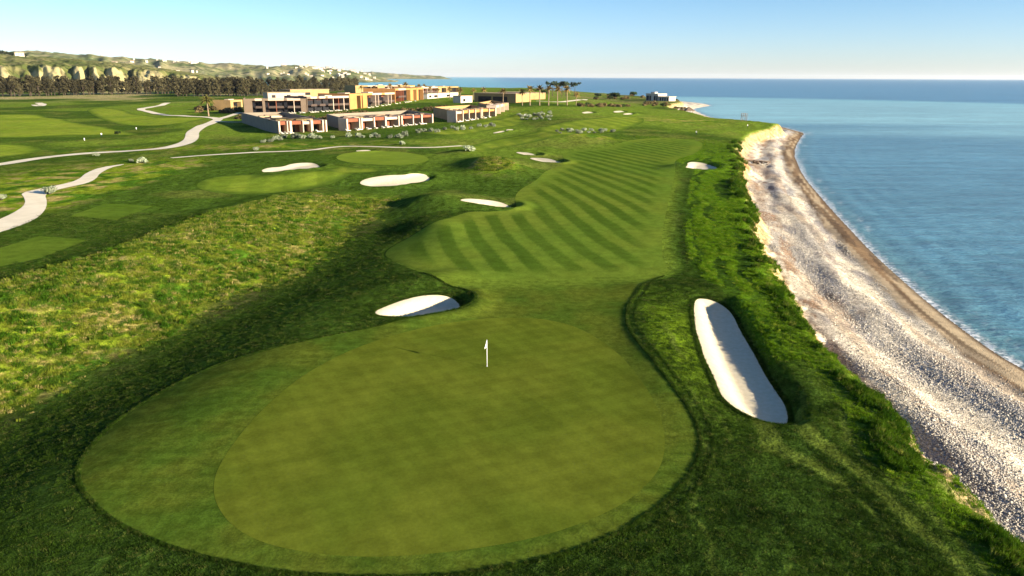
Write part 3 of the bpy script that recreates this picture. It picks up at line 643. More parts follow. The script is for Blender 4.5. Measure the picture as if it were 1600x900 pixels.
# ------------------------------------------------------------------ the resort
M['stucco'] = plain('orange_stucco', (.38, .185, .060), .10, .25, bumpd=.02); M['taupe'] = plain('taupe_stucco', (.145, .105, .072), .10, .25, bumpd=.02)
M['side'] = plain('grey_side_wall', (.20, .165, .12), .10, .25, bumpd=.02); M['ochre'] = plain('ochre_stucco', (.33, .21, .088), .12, .25, bumpd=.02); M['fascia'] = plain('pale_fascia', (.44, .33, .24), .08, .3)
M['red'] = plain('red_brown_wall', (.20, .068, .036), .15, .3); M['rail'] = plain('balcony_rail', (.07, .05, .04), .1, 1.); M['roofing'] = plain('gravel_roof', (.32, .225, .13), .25, .5)
M['fin'] = plain('white_fin', (.50, .38, .28), .06, .4); M['wood'] = plain('weathered_wood', (.13, .09, .06), .3, 2.); M['cream'] = plain('cream_fabric', (.78, .72, .62), .05, 1.)
def frame(P0, P1):
    P0, P1 = np.asarray(P0), np.asarray(P1); L = float(np.hypot(*(P1 - P0))); a = math.atan2(P1[1] - P0[1], P1[0] - P0[0]); return L, a
def ground_min(P0, P1, dep):
    P0, P1 = np.asarray(P0), np.asarray(P1); d = (P1 - P0) / np.hypot(*(P1 - P0)); n = np.array([-d[1], d[0]])
    xs = [P0 + (P1 - P0) * f + n * dep * g for f in (0, .5, 1) for g in (0, 1)]; zz = [hz(*q) for q in xs]; return min(zz), max(zz)
def hotel(name, lab, p0, p1, dep, H, bays, wall, solid=()):
    """two storey block: facade along p0-p1; bays 'g' glazed room, 'p' solid pier, 'd' dark slot; widths in metres are shares of the length"""
    P0, P1 = at(*p0), at(*p1); L, a = frame(P0, P1); zl, zh = hz(*P0), hz(*P1); z = min(zl, zh); root = empty(name, (P0[0], P0[1], z), a)
    tag(root, lab, 'hotel', 'hotel blocks on the rise')
    tot = sum(b[1] for b in bays); x = 0; rec = 4.2
    MB().box(0, L, rec, dep, -3, H - 1.6).build('wall', wall, root)
    rf = MB().box(.3, L - .3, .5, dep - .3, H - 1.55, H - 1.2).build('roof', M['roofing'], root)
    for i in range(max(2, int(L / 22))):
        xx = L * (i + .5) / max(2, int(L / 22)); MB().box(xx - 3, xx + 3, dep * .45, dep * .7, H - 1.19, H - .3 + random.uniform(0, .9)).build('roof_plant', M['fascia'], rf)
    fl = max(zl, zh) - z
    for kind, w in bays:
        w = w / tot * L; x1 = x + w
        if kind == 'p': MB().box(x, x1, -.25, rec + .02, -3, H + random.choice((-.15, .1))).build('pier', wall, root)
        else:
            MB().box(x + .003, x1 - .003, -.12, rec + .02, H - 1.35, H - .05).build('fascia', M['fascia'] if kind == 'g' else wall, root)
            if kind == 'd': MB().box(x, x1, rec - 1.2, rec - .9, -3, H - 1.57).build('window', M['pane_dark'], root)
            else:
                n = max(1, int(round(w / 4.6)))
                MB().box(x, x1, .0, rec + .01, 3.55, 3.95).build('balcony_slab', M['rail'], root)
                for k in range(n):
                    xa, xb = x + w * k / n, x + w * (k + 1) / n
                    MB().box(xa + .25, xb - .25, -.02, .08, 3.96, 4.95).build('balcony_rail', M['rail'], root)
                    for zz in (0.2, 4.0):
                        MB().box(xa + .22, xb - .22, rec - .12, rec - .04, zz, zz + 3.25).build('window', M['pane_dark'], root)
                    if k: MB().box(xa - .2, xa + .2, -.05, rec + .01, -3, H - 1.57).build('column', M['fin'] if random.random() < .6 else M['red'], root)
                MB().box(x + .01, x1 - .01, rec - .03, rec - .005, -2, H - 1.7).build('back_wall', M['red'], root)
        x = x1
    MB().box(-.3, 0, -.3, dep, -3, H + .12).build('end_wall', wall, root); MB().box(L, L + .3, -.3, dep, -3, H + .12).build('end_wall', wall, root)
    return root
hotel('hotel_block', 'taupe walled end block of the two storey hotel at the left', (383, 178.5), (479, 175.5), 24, 9.6, [('p', 6), ('d', 2.2), ('g', 5.5), ('p', 2), ('d', 2.5), ('g', 12), ('d', 2.5), ('g', 10.5), ('p', 4)], M['taupe'])
hotel('hotel_block', 'two storey hotel block with white columns left of the orange walls', (481, 175.2), (546, 171.2), 24, 9.8, [('d', 3), ('g', 5), ('d', 2), ('g', 5), ('d', 2), ('g', 18)], M['taupe'])
hotel('hotel_block', 'hotel block with broad orange walls and tall dark openings', (547, 171), (617, 161), 26, 10.4, [('p', 6), ('d', 3.4), ('p', .9), ('d', 1), ('p', 4), ('d', 5), ('g', 9), ('d', 3), ('g', 10)], M['stucco'])
hotel('hotel_block', 'farthest orange hotel block at the right end of the long facade', (618, 160.5), (661, 156), 26, 10.4, [('d', 3), ('g', 7), ('d', 4), ('p', 3), ('d', 3.4), ('p', 2), ('d', 5)], M['stucco'])
hotel('hotel_block', 'ochre hotel block seen above the roofs near the sea', (556, 147), (648, 145), 26, 9.5, [('p', 6), ('d', 4), ('g', 8), ('p', 6), ('g', 12), ('p', 4), ('d', 2), ('p', 8)], M['ochre'])
hotel('hotel_block', 'hotel block with a dark right corner beside the turquoise sea', (650, 150), (716, 147.5), 26, 9.0, [('p', 3), ('g', 10), ('p', 2), ('d', 3), ('p', 2), ('d', 6)], M['ochre'])
hotel('hotel_block', 'low ochre block behind the palms left of the hotel end wall', (361, 172.5), (379, 170), 14, 7.0, [('p', 2), ('d', 6), ('p', 1)], M['ochre'])
def low_block(name, lab, cat, p0, p1, dep, H, wall, openings, group=None):
    P0, P1 = at(*p0), at(*p1); L, a = frame(P0, P1); z = min(hz(*P0), hz(*P1)); root = empty(name, (P0[0], P0[1], z), a); tag(root, lab, cat, group)
    MB().box(0, L, 0, dep, -3, H).build('wall', wall, root); MB().box(-.3, L + .3, -.5, dep + .3, H + .004, H + .35).build('roof', M['roofing'], root)
    for f0, f1, z0, z1 in openings: MB().box(L * f0, L * f1, -.08, .1, z0, z1).build('window', M['pane_dark'], root)
    return root
low_block('white_pavilion', 'long white pavilion wall in front of the seaside hotel block', 'pavilion', (668, 154.5), (716, 151.5), 10, 4.5, M['white'], [(.05, .12, 1, 3), (.2, .3, 1, 3), (.6, .72, 1, 3)])
low_block('clubhouse', 'low clubhouse with a long dark opening under a pale flat roof', 'clubhouse', (741, 159), (806, 160.5), 22, 6.5, M['ochre'], [(.10, .42, .3, 4.4), (.46, .80, .3, 4.4)])
low_block('stone_hall', 'pale yellow upper hall rising behind the clubhouse roof', 'hall', (778, 153), (822, 155.5), 20, 5.4, M['ochre'], [(.08, .2, 1, 3.6), (.3, .42, 1, 3.6), (.55, .7, 1, 3.6)])
low_block('service_wall', 'white garden pavilion left of the clubhouse', 'pavilion', (720, 161), (738, 160), 8, 5, M['white'], [(.2, .4, 1, 3)])
low_block('roof_terrace_block', 'pale flat block behind the hotel roofs under the wood', 'building', (420, 166), (478, 163), 14, 9.6, M['fascia'], [(.1, .2, 6, 8), (.5, .6, 6, 8)])
low_block('roof_terrace_block', 'tan flat block above the middle of the hotel roof', 'building', (455, 161.5), (515, 157.5), 14, 10, M['ochre'], [(.2, .5, 6, 8)])

def villa_row(lab, p0, p1, pside, H, fins, wall, inner, finm):
    P0, P1, PS = at(*p0), at(*p1), at(*pside); L, a = frame(P0, P1); z = min(hz(*P0), hz(*P1)); root = empty('villa_row', (P0[0], P0[1], z), a)
    tag(root, lab, 'villas', 'rows of single storey villas')
    rel = PS - P0; c, s = math.cos(-a), math.sin(-a); sx, sy = rel[0] * c - rel[1] * s, rel[0] * s + rel[1] * c; sk = sx / sy; dep = sy; rec = 5.0
    top = H
    def sbox(x0, x1, y0, y1, z0, z1):
        return MB().add([(x0+sk*y0,y0,z0),(x1+sk*y0,y0,z0),(x1+sk*y1,y1,z0),(x0+sk*y1,y1,z0),(x0+sk*y0,y0,z1),(x1+sk*y0,y0,z1),(x1+sk*y1,y1,z1),(x0+sk*y1,y1,z1)],
                        [(0,3,2,1),(4,5,6,7),(0,1,5,4),(1,2,6,5),(2,3,7,6),(3,0,4,7)])
    sbox(-.6, 0, .3, dep, -3, top + .05).build('side_wall', wall, root); sbox(L, L + .6, .3, dep, -3, top + .05).build('side_wall', wall, root)
    sbox(0, L, dep - .6, dep, -3, top).build('rear_wall', wall, root)
    rf = sbox(0, L, rec - .6, dep * .36, H - .9, H - .45).build('roof', M['roofing'], root)
    sbox(0.01, L - .01, rec, dep * .36, -3, H - .92).build('core', inner, root)
    nb = len(fins) - 1
    for k in range(7):          # courtyard walls and roof slabs behind the front rooms
        y0 = dep * (.42 + .08 * k); x0 = L * random.uniform(0, .5); sbox(x0, min(L, x0 + L * random.uniform(.25, .5)), y0, y0 + dep * .05, -1, H - random.uniform(.6, 1.6)).build('courtyard_wall', random.choice([wall, M['roofing'], M['fascia']]), root)
    for k in range(2 * nb):
        xx = L * (k + .5) / (2 * nb); sbox(xx - 1.6, xx + 1.4, dep * random.uniform(.1, .16), dep * random.uniform(.2, .3), H - .449, H - .449 + random.uniform(.25, .8)).build('planter', random.choice([M['brush'], M['roofing'], M['wood']]), rf)
    for f, w in fins: MB().box(L * f - w / 2 + .0, L * f + w / 2, -.6, rec - .01, -3, H + .1).build('fin_wall', finm, root)
    for k in range(nb):
        xa, xb = L * fins[k][0] + fins[k][1] / 2 + .003, L * fins[k + 1][0] - fins[k + 1][1] / 2 - .003
        if xb - xa < .8: continue
        hb = H - random.choice((.0, .35))
        MB().box(xa, xb, .2, rec - .02, H - 1.5, hb).build('canopy', random.choice([M['fascia'], inner, inner]), root)
        gw = (xb - xa) * random.uniform(.5, .75); MB().box(xa + .2, xa + .2 + gw, rec - .3, rec - .03, 0, H - 1.6).build('glass_door', M['pane_dark'], root)
    return root
villa_row('nearest villa row with a long grey side wall at the left', (437, 209), (510, 205.5), (380, 191.5), 5.2, [(.0, .7), (.17, .4), (.24, .9), (.50, .35), (.69, 1.0), (.93, .6), (1., .6)], M['side'], M['red'], M['fin'])
villa_row('middle villa row of many red brown bays between white fins', (542, 204.5), (675, 192), (513, 195.5), 5.3, [(0, .8), (.13, .5), (.155, .8), (.29, .6), (.42, .9), (.575, .7), (.61, .7), (.75, .6), (.86, .8), (1, .8)], M['side'], M['red'], M['fin'])
villa_row('right hand villa row in ochre stone stepping away to the clubhouse', (712, 191), (773, 181.5), (678, 182), 5.6, [(0, .7), (.16, .6), (.31, .6), (.47, .6), (.61, .6), (.645, .6), (.83, .6), (1, .6)], M['ochre'], M['stucco'], M['fin'])
villa_row('far end villas with plain yellow walls beside the palm lawn', (774, 181), (793, 172), (748, 172), 5.6, [(0, .7), (.33, .5), (.66, .5), (1, .6)], M['ochre'], M['ochre'], M['fin'])

# sun loungers on the lawns in front of the rooms
def lounger():
    root = empty('sun_lounger', (0, 0, 0)); MB().box(-.35, .35, -.2, 1.3, .28, .42).build('mattress', M['cream'], root)
    MB().add([(-.35,1.3,.30),(.35,1.3,.30),(.35,1.95,.85),(-.35,1.95,.85),(-.35,1.3,.43),(.35,1.3,.43),(.35,1.88,.93),(-.35,1.88,.93)],[(0,3,2,1),(4,5,6,7),(0,1,5,4),(1,2,6,5),(2,3,7,6),(3,0,4,7)]).build('backrest', M['cream'], root)
    for x in (-.3, .3):
        for y in (-.1, 1.2): MB().box(x - .04, x + .04, y - .04, y + .04, -.1, .279).build('leg', M['fascia'], root)
    return root
lp = lounger(); first = True
rows = [((442, 209.6), (460, 208.8), 5, 'nearest villa row'), ((496, 206.6), (505, 206), 3, 'nearest villa row'), ((546, 205), (672, 193.4), 16, 'middle villa row'), ((716, 191.4), (770, 183), 9, 'right hand villa row'),
        ((404, 179.2), (478, 176.6), 12, 'taupe hotel block'), ((485, 176.2), (545, 172.2), 10, 'white columned hotel block'), ((576, 169), (655, 157.5), 12, 'orange hotel blocks')]
for p0, p1, n, nm in rows:
    for i in range(n):
        f = (i + random.uniform(.1, .9)) / n; P = at(p0[0] + (p1[0] - p0[0]) * f, p0[1] + (p1[1] - p0[1]) * f + .3); o = lp if first else copy_tree(lp); first = False
        o.location = (P[0], P[1], hz(*P)); o.rotation_euler[2] = random.uniform(-.6, .6) + 2.6; o.scale = (1.25,) * 3
        tag(o, 'cream sun lounger on the lawn before the ' + nm, 'sun lounger', 'loungers before the ' + nm)

# white beach clubhouse on the far headland
def headland_house():
    P0, P1 = at(1009, 157.2), at(1044, 158); L, a = frame(P0, P1); root = empty('beach_clubhouse', (P0[0], P0[1], hz(*P0)), a); tag(root, 'white flat roofed building on the far headland above the beach', 'building')
    MB().box(0, L * .55, 0, 12, -3, 7).build('wall', M['white'], root); MB().box(L * .552, L, 1, 10, -3, 4.6).build('wing_wall', M['white'], root)
    MB().box(-.3, L * .55, -.8, 12.3, 7.005, 7.4).build('roof', M['white'], root); MB().box(L * .56, L + .8, 0, 10.5, 4.605, 4.95).build('roof', M['white'], root); MB().box(L * .12, L * .3, 3, 7, 7.405, 9).build('roof_plant', M['white'], root)
    for f0, f1 in ((.02, .14), (.16, .24), (.36, .44), (.47, .53)): MB().box(L * f0, L * f1, -.08, .1, .4, 5.2).build('window', M['pane_dark'], root)
    for k in range(4): MB().box(L * (.60 + .1 * k), L * (.66 + .1 * k), .92, 1.1, .6, 3.6).build('window', M['pane_dark'], root)
headland_house()

# ------------------------------------------------------------------ palms, pines, shrubs
def palm(h, seed, mat, nf=26):
    r = random.Random(seed); root = empty('palm_tree', (0, 0, 0)); mb = MB(); lean = r.uniform(-.25, .25)
    mb.tube([(lean * f, 0, h * f - .4 * (f == 0)) for f in (0, .08, .3, .6, .85, 1)], [.48, .38, .30, .28, .34, .42], 8); mb.build('trunk', M['ptrunk'], root, True)
    V = []; F = []
    for k in range(nf):
        a = 6.283 * k / nf + r.uniform(-.15, .15); el = r.uniform(-.35, 1.25); Lf = r.uniform(3.0, 4.2); pr = None
        for i in range(7):
            f = i / 6; rad = Lf * (f * math.cos(el) + .15 * f * f); zz = h + Lf * f * math.sin(el) - 1.5 * f * f * (1.3 - .5 * el); w = .55 * math.sin(math.pi * min(1, f * .9 + .12)) + .03
            c = Vector((lean + rad * math.cos(a), rad * math.sin(a), zz)); sdv = Vector((-math.sin(a), math.cos(a), 0)) * w
            row = [c - sdv - Vector((0, 0, w * .5)), c, c + sdv - Vector((0, 0, w * .5))]; n = len(V); V += row
            if i: F += [(n - 3, n - 2, n + 1, n), (n - 2, n - 1, n + 2, n + 1)]
    mb = MB(); mb.add(V, F); mb.build('crown', mat, root); return root
ORD = ['first', 'second', 'third', 'fourth', 'fifth', 'sixth', 'seventh', 'eighth', 'ninth', 'tenth', 'eleventh', 'twelfth', 'thirteenth', 'fourteenth']
pp = [palm(10, i, M['palm']) for i in range(3)]; pu = [0, 0, 0]
def put_palm(px, py, h, lab, group, k=None):
    k = random.randrange(3) if k is None else k; o = copy_tree(pp[k]) if pu[k] else pp[k]; pu[k] = 1; P = at(px, py)
    o.location = (P[0], P[1], hz(*P)); o.scale = (h / 10,) * 3; o.rotation_euler[2] = random.random() * 6.28; tag(o, lab, 'palm tree', group)
for i, px in enumerate((816, 828, 843, 857, 871, 886, 900)):
    put_palm(px, 164.5 + .2 * (px < 860), 11.5 - (px == 900) * 3.5 - (px == 816) * 2, '%s palm from the left in the row on the far lawn' % ORD[i], 'palms in a row on the far lawn')
for i, (px, py, h) in enumerate(((565, 152, 9), (585, 151.5, 9), (610, 149, 10), (624, 148, 9), (634, 148, 11), (655, 147, 9), (663, 147, 9), (672, 150, 8), (684, 155, 8), (703, 155, 9), (719, 158, 9), (740, 156, 8), (756, 157, 9), (786, 161, 9))):
    put_palm(px, py, h, '%s palm from the left among the hotel and clubhouse roofs' % ORD[i], 'palms among the resort roofs')
o = palm(8.0, 9, M['palmg'], 34); P = at(326, 181.5); o.location = (*P, hz(*P)); o.scale = (1.25,) * 3; tag(o, 'stout palm with wide fronds beside the bend of the pale path', 'palm tree')
for i, px in enumerate((863, 878, 884, 898)):
    o = make_tree('umbrella_pine', 12, 5.5 if i != 3 else 5, 400 + i, M['pine'], 300, .7, .8, .45, 2, True); P = at(px, 150.5); o.location = (*P, hz(*P)); o.scale = (1.25, 1.25, 1.35)
    tag(o, ['left', 'second', 'third', 'right hand'][i] + ' umbrella pine against the sea beyond the palms', 'pine tree', 'umbrella pines by the sea')

def shrub(name, seed, mat, n=420, leaf=.11, wide=1.0):
    r = random.Random(seed); root = empty(name, (0, 0, 0)); mb = MB(); cs = []; rs = []
    for k in range(9):
        a = r.random() * 6.28; d = r.uniform(.1, .62) * wide; c = (d * math.cos(a), d * math.sin(a), r.uniform(.25, .62)); cs.append(c); rs.append(r.uniform(.26, .42)); mb.tube([(0, 0, -.15), (c[0] * .5, c[1] * .5, c[2] * .6), c], [.035, .025, .012], 4)
    mb.build('stem', M['bark'], root); link('foliage', leaves(cs, rs, n, leaf, .8, seed), mat, root); return root
sg = [shrub('sage_shrub', 500 + i, M['sage']) for i in range(4)]
L1 = [(412, 223, 1.7), (424, 222, 2.0), (432, 218, 2.2), (438, 219, 2.0), (446, 215.5, 2.4), (460, 216.5, 3.2), (474, 217, 2.3), (486, 216, 2.9), (492, 217, 2.2), (500, 217, 1.8), (519, 216, 1.5), (545, 214, 2.4), (559, 214, 2.3), (566, 215, 1.7), (580, 215, 1.7), (585, 213, 2.2), (590, 215, 2.0), (610, 216, 2.0), (622, 215, 2.2), (631, 213, 2.8), (627, 216, 1.8),
      (653, 208, 2.6), (664, 206, 1.9), (674, 206, 2.3), (682, 207, 2.1), (694, 203, 1.9), (708, 201, 2.0), (712, 204, 2.2), (721, 201, 2.2), (724, 203, 2.), (748, 198, 2.0), (758, 199, 1.8), (768, 197, 2.4), (772, 198, 2.), (736, 202, 1.7)]
spots = []
for px, py, s in L1: P = at(px, py); spots.append((P[0], P[1], s * .85, None))
def s1(i, o): tag(o, 'rounded grey green shrub in the belt below the villa lawns', 'shrub', 'sage shrubs below the villas')
scatter_copies(sg, spots, s1)
sg = [shrub('sage_shrub', 520 + i, M['sage']) for i in range(4)]
def grp(pts, lab, group, f=.85):
    spots = []
    for px, py, s in pts: P = at(px, py); spots.append((P[0], P[1], s * f, None))
    protos = [copy_tree(k) for k in sg]; scatter_copies(protos, spots, lambda i, o: tag(o, lab, 'shrub', group))
grp([(820 + random.uniform(-12, 40), 182 + random.uniform(-6, 6), random.uniform(1.2, 2.2)) for i in range(34)], 'small grey shrub on the dry patch below the palm row', 'grey shrubs below the palms')
grp([(random.uniform(868, 960), random.uniform(203.5, 209), random.uniform(1., 2.0)) for i in range(20)], 'small pale shrub on the rough mound between the two striped fairways', 'shrubs on the mound between fairways')
for (px, py, s, lab) in ((77, 304, 2.6, 'round grey green bush casting a shadow on the pale path'), (3, 313, 2.0, 'grey green bush at the left edge beside the pale path'), (222, 255, 2.5, 'grey bush right of the end of the lower path'), (204, 252.5, 1.3, 'small pale bush at the tip of the lower path'), (733, 236.5, 3.0, 'single grey bush on the crest beside the thin path'), (628, 226, 2.0, 'lone grey bush above the thin path'), (399, 235.5, 1.9, 'pale bush at the left start of the thin path'), (150, 244, 1.8, 'dry straw coloured bush below the upper path')):
    o = copy_tree(sg[random.randrange(4)]); P = at(px, py); o.location = (*P, hz(*P)); o.scale = (s * .8,) * 3; o.rotation_euler[2] = random.random() * 6; tag(o, lab, 'bush')
for k in sg:
    for c in list(k.children): bpy.data.objects.remove(c)
    bpy.data.objects.remove(k)
sg = [shrub('brush_shrub', 540 + i, M['brush'], 300, .14) for i in range(3)] + [shrub('brush_shrub', 550, M['bush'], 300, .14)]
grp([(random.uniform(365, 520), random.uniform(184, 188.5), random.uniform(1.6, 3.2)) for i in range(34)] + [(random.uniform(520, 665), 0, random.uniform(1.6, 3.4)) for i in range(0)], 'brown shrub in the strip between hotel lawn and nearest villas', 'brown shrubs behind the nearest villas', 1.)
grp([(px, 183 - (px - 540) * .075 + random.uniform(-2, 2), random.uniform(1.8, 3.4)) for px in np.linspace(530, 700, 44)], 'brown green shrub in the strip behind the middle villas', 'shrubs behind the middle villas', 1.)
grp([(random.uniform(905, 985), random.uniform(165, 167.5), random.uniform(2.0, 3.5)) for i in range(26)], 'dark low shrub in the line behind the farthest green', 'dark shrubs behind the farthest green', 1.)
grp([(random.uniform(1003, 1072), random.uniform(161.5, 168), random.uniform(2., 3.6)) for i in range(30)], 'red brown shrub along the sandy bay on the right', 'shrubs along the sandy bay', 1.)
grp([(random.uniform(930, 1060), random.uniform(150, 156), random.uniform(2.5, 5)) for i in range(30)], 'dark scrub bush on the far headland', 'scrub on the far headland', 1.)
grp([(random.uniform(305, 378), random.uniform(170, 177), random.uniform(2.5, 4.5)) for i in range(22)], 'dark leafy bush left of the hotel end wall', 'bushes left of the hotel', 1.)
for px, py, s, lab in ((961, 154.5, 9, 'largest dark thicket on the far headland'), (990, 150, 7, 'dark bush beside the headland building'), (184, 210, 1.8, 'low dark spiky bush on the left practice lawn'), (852, 147.5, 6, 'dark bush below the umbrella pines')):
    o = copy_tree(sg[3]); P = at(px, py); o.location = (*P, hz(*P)); o.scale = (s,) * 3; tag(o, lab, 'bush')
for k in sg:
    for c in list(k.children): bpy.data.objects.remove(c)
    bpy.data.objects.remove(k)

# ------------------------------------------------------------------ flag, people, small things
t = NT('white_paint'); t.color((.85, .84, .80)); t.b.inputs['Roughness'].default_value = .5; M['paint'] = t.m
t = NT('flag_cloth'); t.color((.85, .84, .80)); M['flag'] = t.m
P = at(761, 572.5); fz = hz(*P); fr = empty('flagstick', (P[0], P[1], fz)); tag(fr, 'white flagstick with a limp white flag standing in the large green', 'flagstick', None)
MB().tube([(0, 0, -.1), (0, 0, 1.2), (0, 0, 2.42)], [.026, .023, .018], 8).build('pole', M['paint'], fr, True)
V = []; F = []
for i in range(7):
    for j in range(5):
        f, g = i / 6, j / 4; w = .30 * g * (.35 + .65 * f); V.append((-w * .62 - .02, .05 * math.sin(9 * g + 3 * f) * g - w * .5, 2.40 - .62 * f - .38 * g * (1 - .6 * f)))
for i in range(6):
    for j in range(4): F.append((i*5+j, i*5+j+1, (i+1)*5+j+1, (i+1)*5+j))
mb = MB(); mb.add(V, F); fl = mb.build('flag', M['flag'], fr, True); md = fl.modifiers.new('thickness', 'SOLIDIFY'); md.thickness = .008
mb = MB(); n = 20
mb.add([(r_ * math.cos(6.283 * k / n), r_ * math.sin(6.283 * k / n), z_) for r_, z_ in ((.054, .03), (.07, .03), (.054, -.08)) for k in range(n)], [(k, n + k, n + (k + 1) % n, (k + 1) % n) for k in range(n)] + [(2*n + k, k, (k + 1) % n, 2*n + (k + 1) % n) for k in range(n)]).build('cup', M['paint'], fr)
def person(lab, px, py, rz, pose, shirt):
    me = bpy.data.meshes.new('person'); b = pose
    v = [(0,0,.95),(0,.0+b*.5,1.2),(0,.02+b,1.45),(0,.03+b*1.15,1.55),(0,.04+b*1.2,1.70),(-.1,0,.9),(-.11,.03,.5),(-.12,0,.07),(-.12,.14,.04),(.1,0,.9),(.11,.03,.5),(.12,0,.07),(.12,.14,.04),(-.2,b,1.42),(-.25,.05+b,1.15),(-.14,.25+b,.98),(.2,b,1.42),(.25,.05+b,1.15),(.14,.25+b,.98)]
    e = [(0,1),(1,2),(2,3),(3,4),(0,5),(5,6),(6,7),(7,8),(0,9),(9,10),(10,11),(11,12),(2,13),(13,14),(14,15),(2,16),(16,17),(17,18)]
    rad = [.15,.15,.15,.06,.11,.09,.065,.05,.04,.09,.065,.05,.04,.065,.05,.035,.065,.05,.035]
    me.from_pydata(v, e, []); o = bpy.data.objects.new('person', me); C.objects.link(o); m = o.modifiers.new('skin', 'SKIN'); m.use_smooth_shade = True
    for i, k in enumerate(me.skin_vertices[0].data if me.skin_vertices else []): k.radius = (rad[i], rad[i])
    if not me.skin_vertices:
        bm = bmesh.new(); bm.from_mesh(me); L = bm.verts.layers.skin.verify(); bm.verts.ensure_lookup_table()
        for i, vv in enumerate(bm.verts): vv[L].radius = (rad[i], rad[i]); vv[L].use_root = (i == 0)
        bm.to_mesh(me); bm.free()
    o.modifiers.new('sub', 'SUBSURF').levels = 1
    t = NT('clothes'); s_ = t.node('ShaderNodeSeparateXYZ'); t.l.new(t.objc(), s_.inputs[0]); z_ = s_.outputs[2]
    c = t.mix(t.ramp(z_, .93, .95), (.03, .032, .04), shirt); c = t.mix(t.ramp(z_, 1.50, 1.52), c, (.45, .26, .17)); c = t.mix(t.ramp(z_, 1.68, 1.70), c, (.06, .04, .03)); t.color(c); me.materials.append(t.m)
    P = at(px, py); o.location = (P[0], P[1], hz(*P)); o.rotation_euler[2] = rz; tag(o, lab, 'person'); return o
person('golfer in a white top on the left practice lawn', 159, 214, .5, .05, (.8, .78, .74)); person('golfer in white addressing a ball on the dark rough before the cape', 1088, 210.5, 2.2, .16, (.8, .78, .74))
person('golfer in a pale top near the dark mound on the cape', 1168, 199.5, 1., .12, (.75, .73, .7)); person('person in a white top standing at the tip of the cliff', 1210, 199, -1., .0, (.8, .78, .76))
for px, py, lab in ((132, 219.5, 'short white marker post on the left lawn near the path'), (213, 202, 'white marker post in the dark band of the left lawn'), (820, 181, 'white marker post on the lawn below the palms')):
    P = at(px, py); mb = MB(); mb.tube([(0, 0, -.2), (0, 0, 1.0), (0, 0, 1.06)], [.16, .16, .10], 8); o = mb.build('marker_post', M['paint']); o.location = (*P, hz(*P)); o.scale = (1.3,) * 3; o.scale = (.8, .8, .9); tag(o, lab, 'post', 'white marker posts')
# lookout frame on the cape
P = at(1162, 189.5); root = empty('lookout_frame', (*P, hz(*P)), .3); tag(root, 'thin dark lookout frame on legs standing on the cape against the sea', 'lookout')
for x in (-1.3, 1.3):
    for y in (-.8, .8): MB().box(x - .1, x + .1, y - .1, y + .1, -.4, 4.4).build('leg', M['wood'], root)
MB().box(-1.5, 1.5, -1., 1., 2.9, 3.06).build('platform', M['wood'], root)
for y in (-.8, .8): MB().box(-1.199, 1.199, y - .07, y + .07, 4.1, 4.28).build('rail', M['wood'], root)
# thatched beach hut
P = flat(1076, 174, 2.6); root = empty('beach_hut', (P[0], P[1], hz(*P)), .2); tag(root, 'small dark pyramid roofed hut on the sandy bay', 'hut')
for x in (-2.6, 2.6):
    for y in (-2.6, 2.6): MB().box(x - .12, x + .12, y - .12, y + .12, -.5, 2.4).build('post', M['wood'], root)
MB().add([(-4,-4,2.1),(4,-4,2.1),(4,4,2.1),(-4,4,2.1),(-4,-4,2.35),(4,-4,2.35),(4,4,2.35),(-4,4,2.35),(0,0,5.4)], [(3,2,1,0),(0,1,5,4),(1,2,6,5),(2,3,7,6),(3,0,4,7),(4,5,8),(5,6,8),(6,7,8),(7,4,8)]).build('roof', M['wood'], root)
# driftwood heap at the cliff foot
P = flat(1186, 252, 2.6); root = empty('driftwood_heap', (P[0], P[1], hz(*P)), .2); tag(root, 'heap of dark driftwood logs at the foot of the cliff', 'driftwood')
for k in range(16):
    a = random.random() * 3.14; l = random.uniform(1.6, 4.); x, y = random.uniform(-2.5, 2.5), random.uniform(-3.5, 3.5); z = random.uniform(.1, .9)
    MB().tube([(x - l/2*math.cos(a), y - l/2*math.sin(a), z), (x, y, z + .15), (x + l/2*math.cos(a), y + l/2*math.sin(a), z + random.uniform(-.2, .5))], [.2, .17, .09], 6).build('log', M['wood'], root, True)

# ------------------------------------------------------------------ grass tufts and cobbles (uncountable)
def blade_patch(name, n, rad, h, w, lean, mat, seed):
    r = np.random.default_rng(seed); a = r.random(n) * 6.283; d = rad * np.sqrt(r.random(n)); b = np.stack([d * np.cos(a), d * np.sin(a), np.full(n, -.04)], 1)
    t = r.random(n) * 6.283; hh = h * (.55 + .6 * r.random(n)); s = np.stack([np.cos(t), np.sin(t), 0 * t], 1) * (w * (.7 + .6 * r.random(n)))[:, None]
    q = r.random(n) * 6.283; o_ = np.stack([np.cos(q), np.sin(q), 0 * q], 1) * (lean * hh * r.random(n))[:, None]
    mid = b + o_ * .35 + np.stack([0 * hh, 0 * hh, hh * .6], 1); tip = b + o_ + np.stack([0 * hh, 0 * hh, hh], 1)
    v = np.stack([b - s, b + s, mid + s * .7, tip, mid - s * .7], 1).reshape(-1, 3); k = np.arange(n)[:, None] * 5
    me = np_mesh(name, v, np.concatenate([k + np.array([[0, 1, 2, 4]])], 0)); me2 = bpy.data.meshes.new(name)
    me2.from_pydata(v.tolist(), [], [f for i in range(n) for f in ((5*i, 5*i+1, 5*i+2, 5*i+4), (5*i+4, 5*i+2, 5*i+3))]); me2.update(); bpy.data.meshes.remove(me); me2.materials.append(mat)
    return bpy.data.objects.new(name, me2)
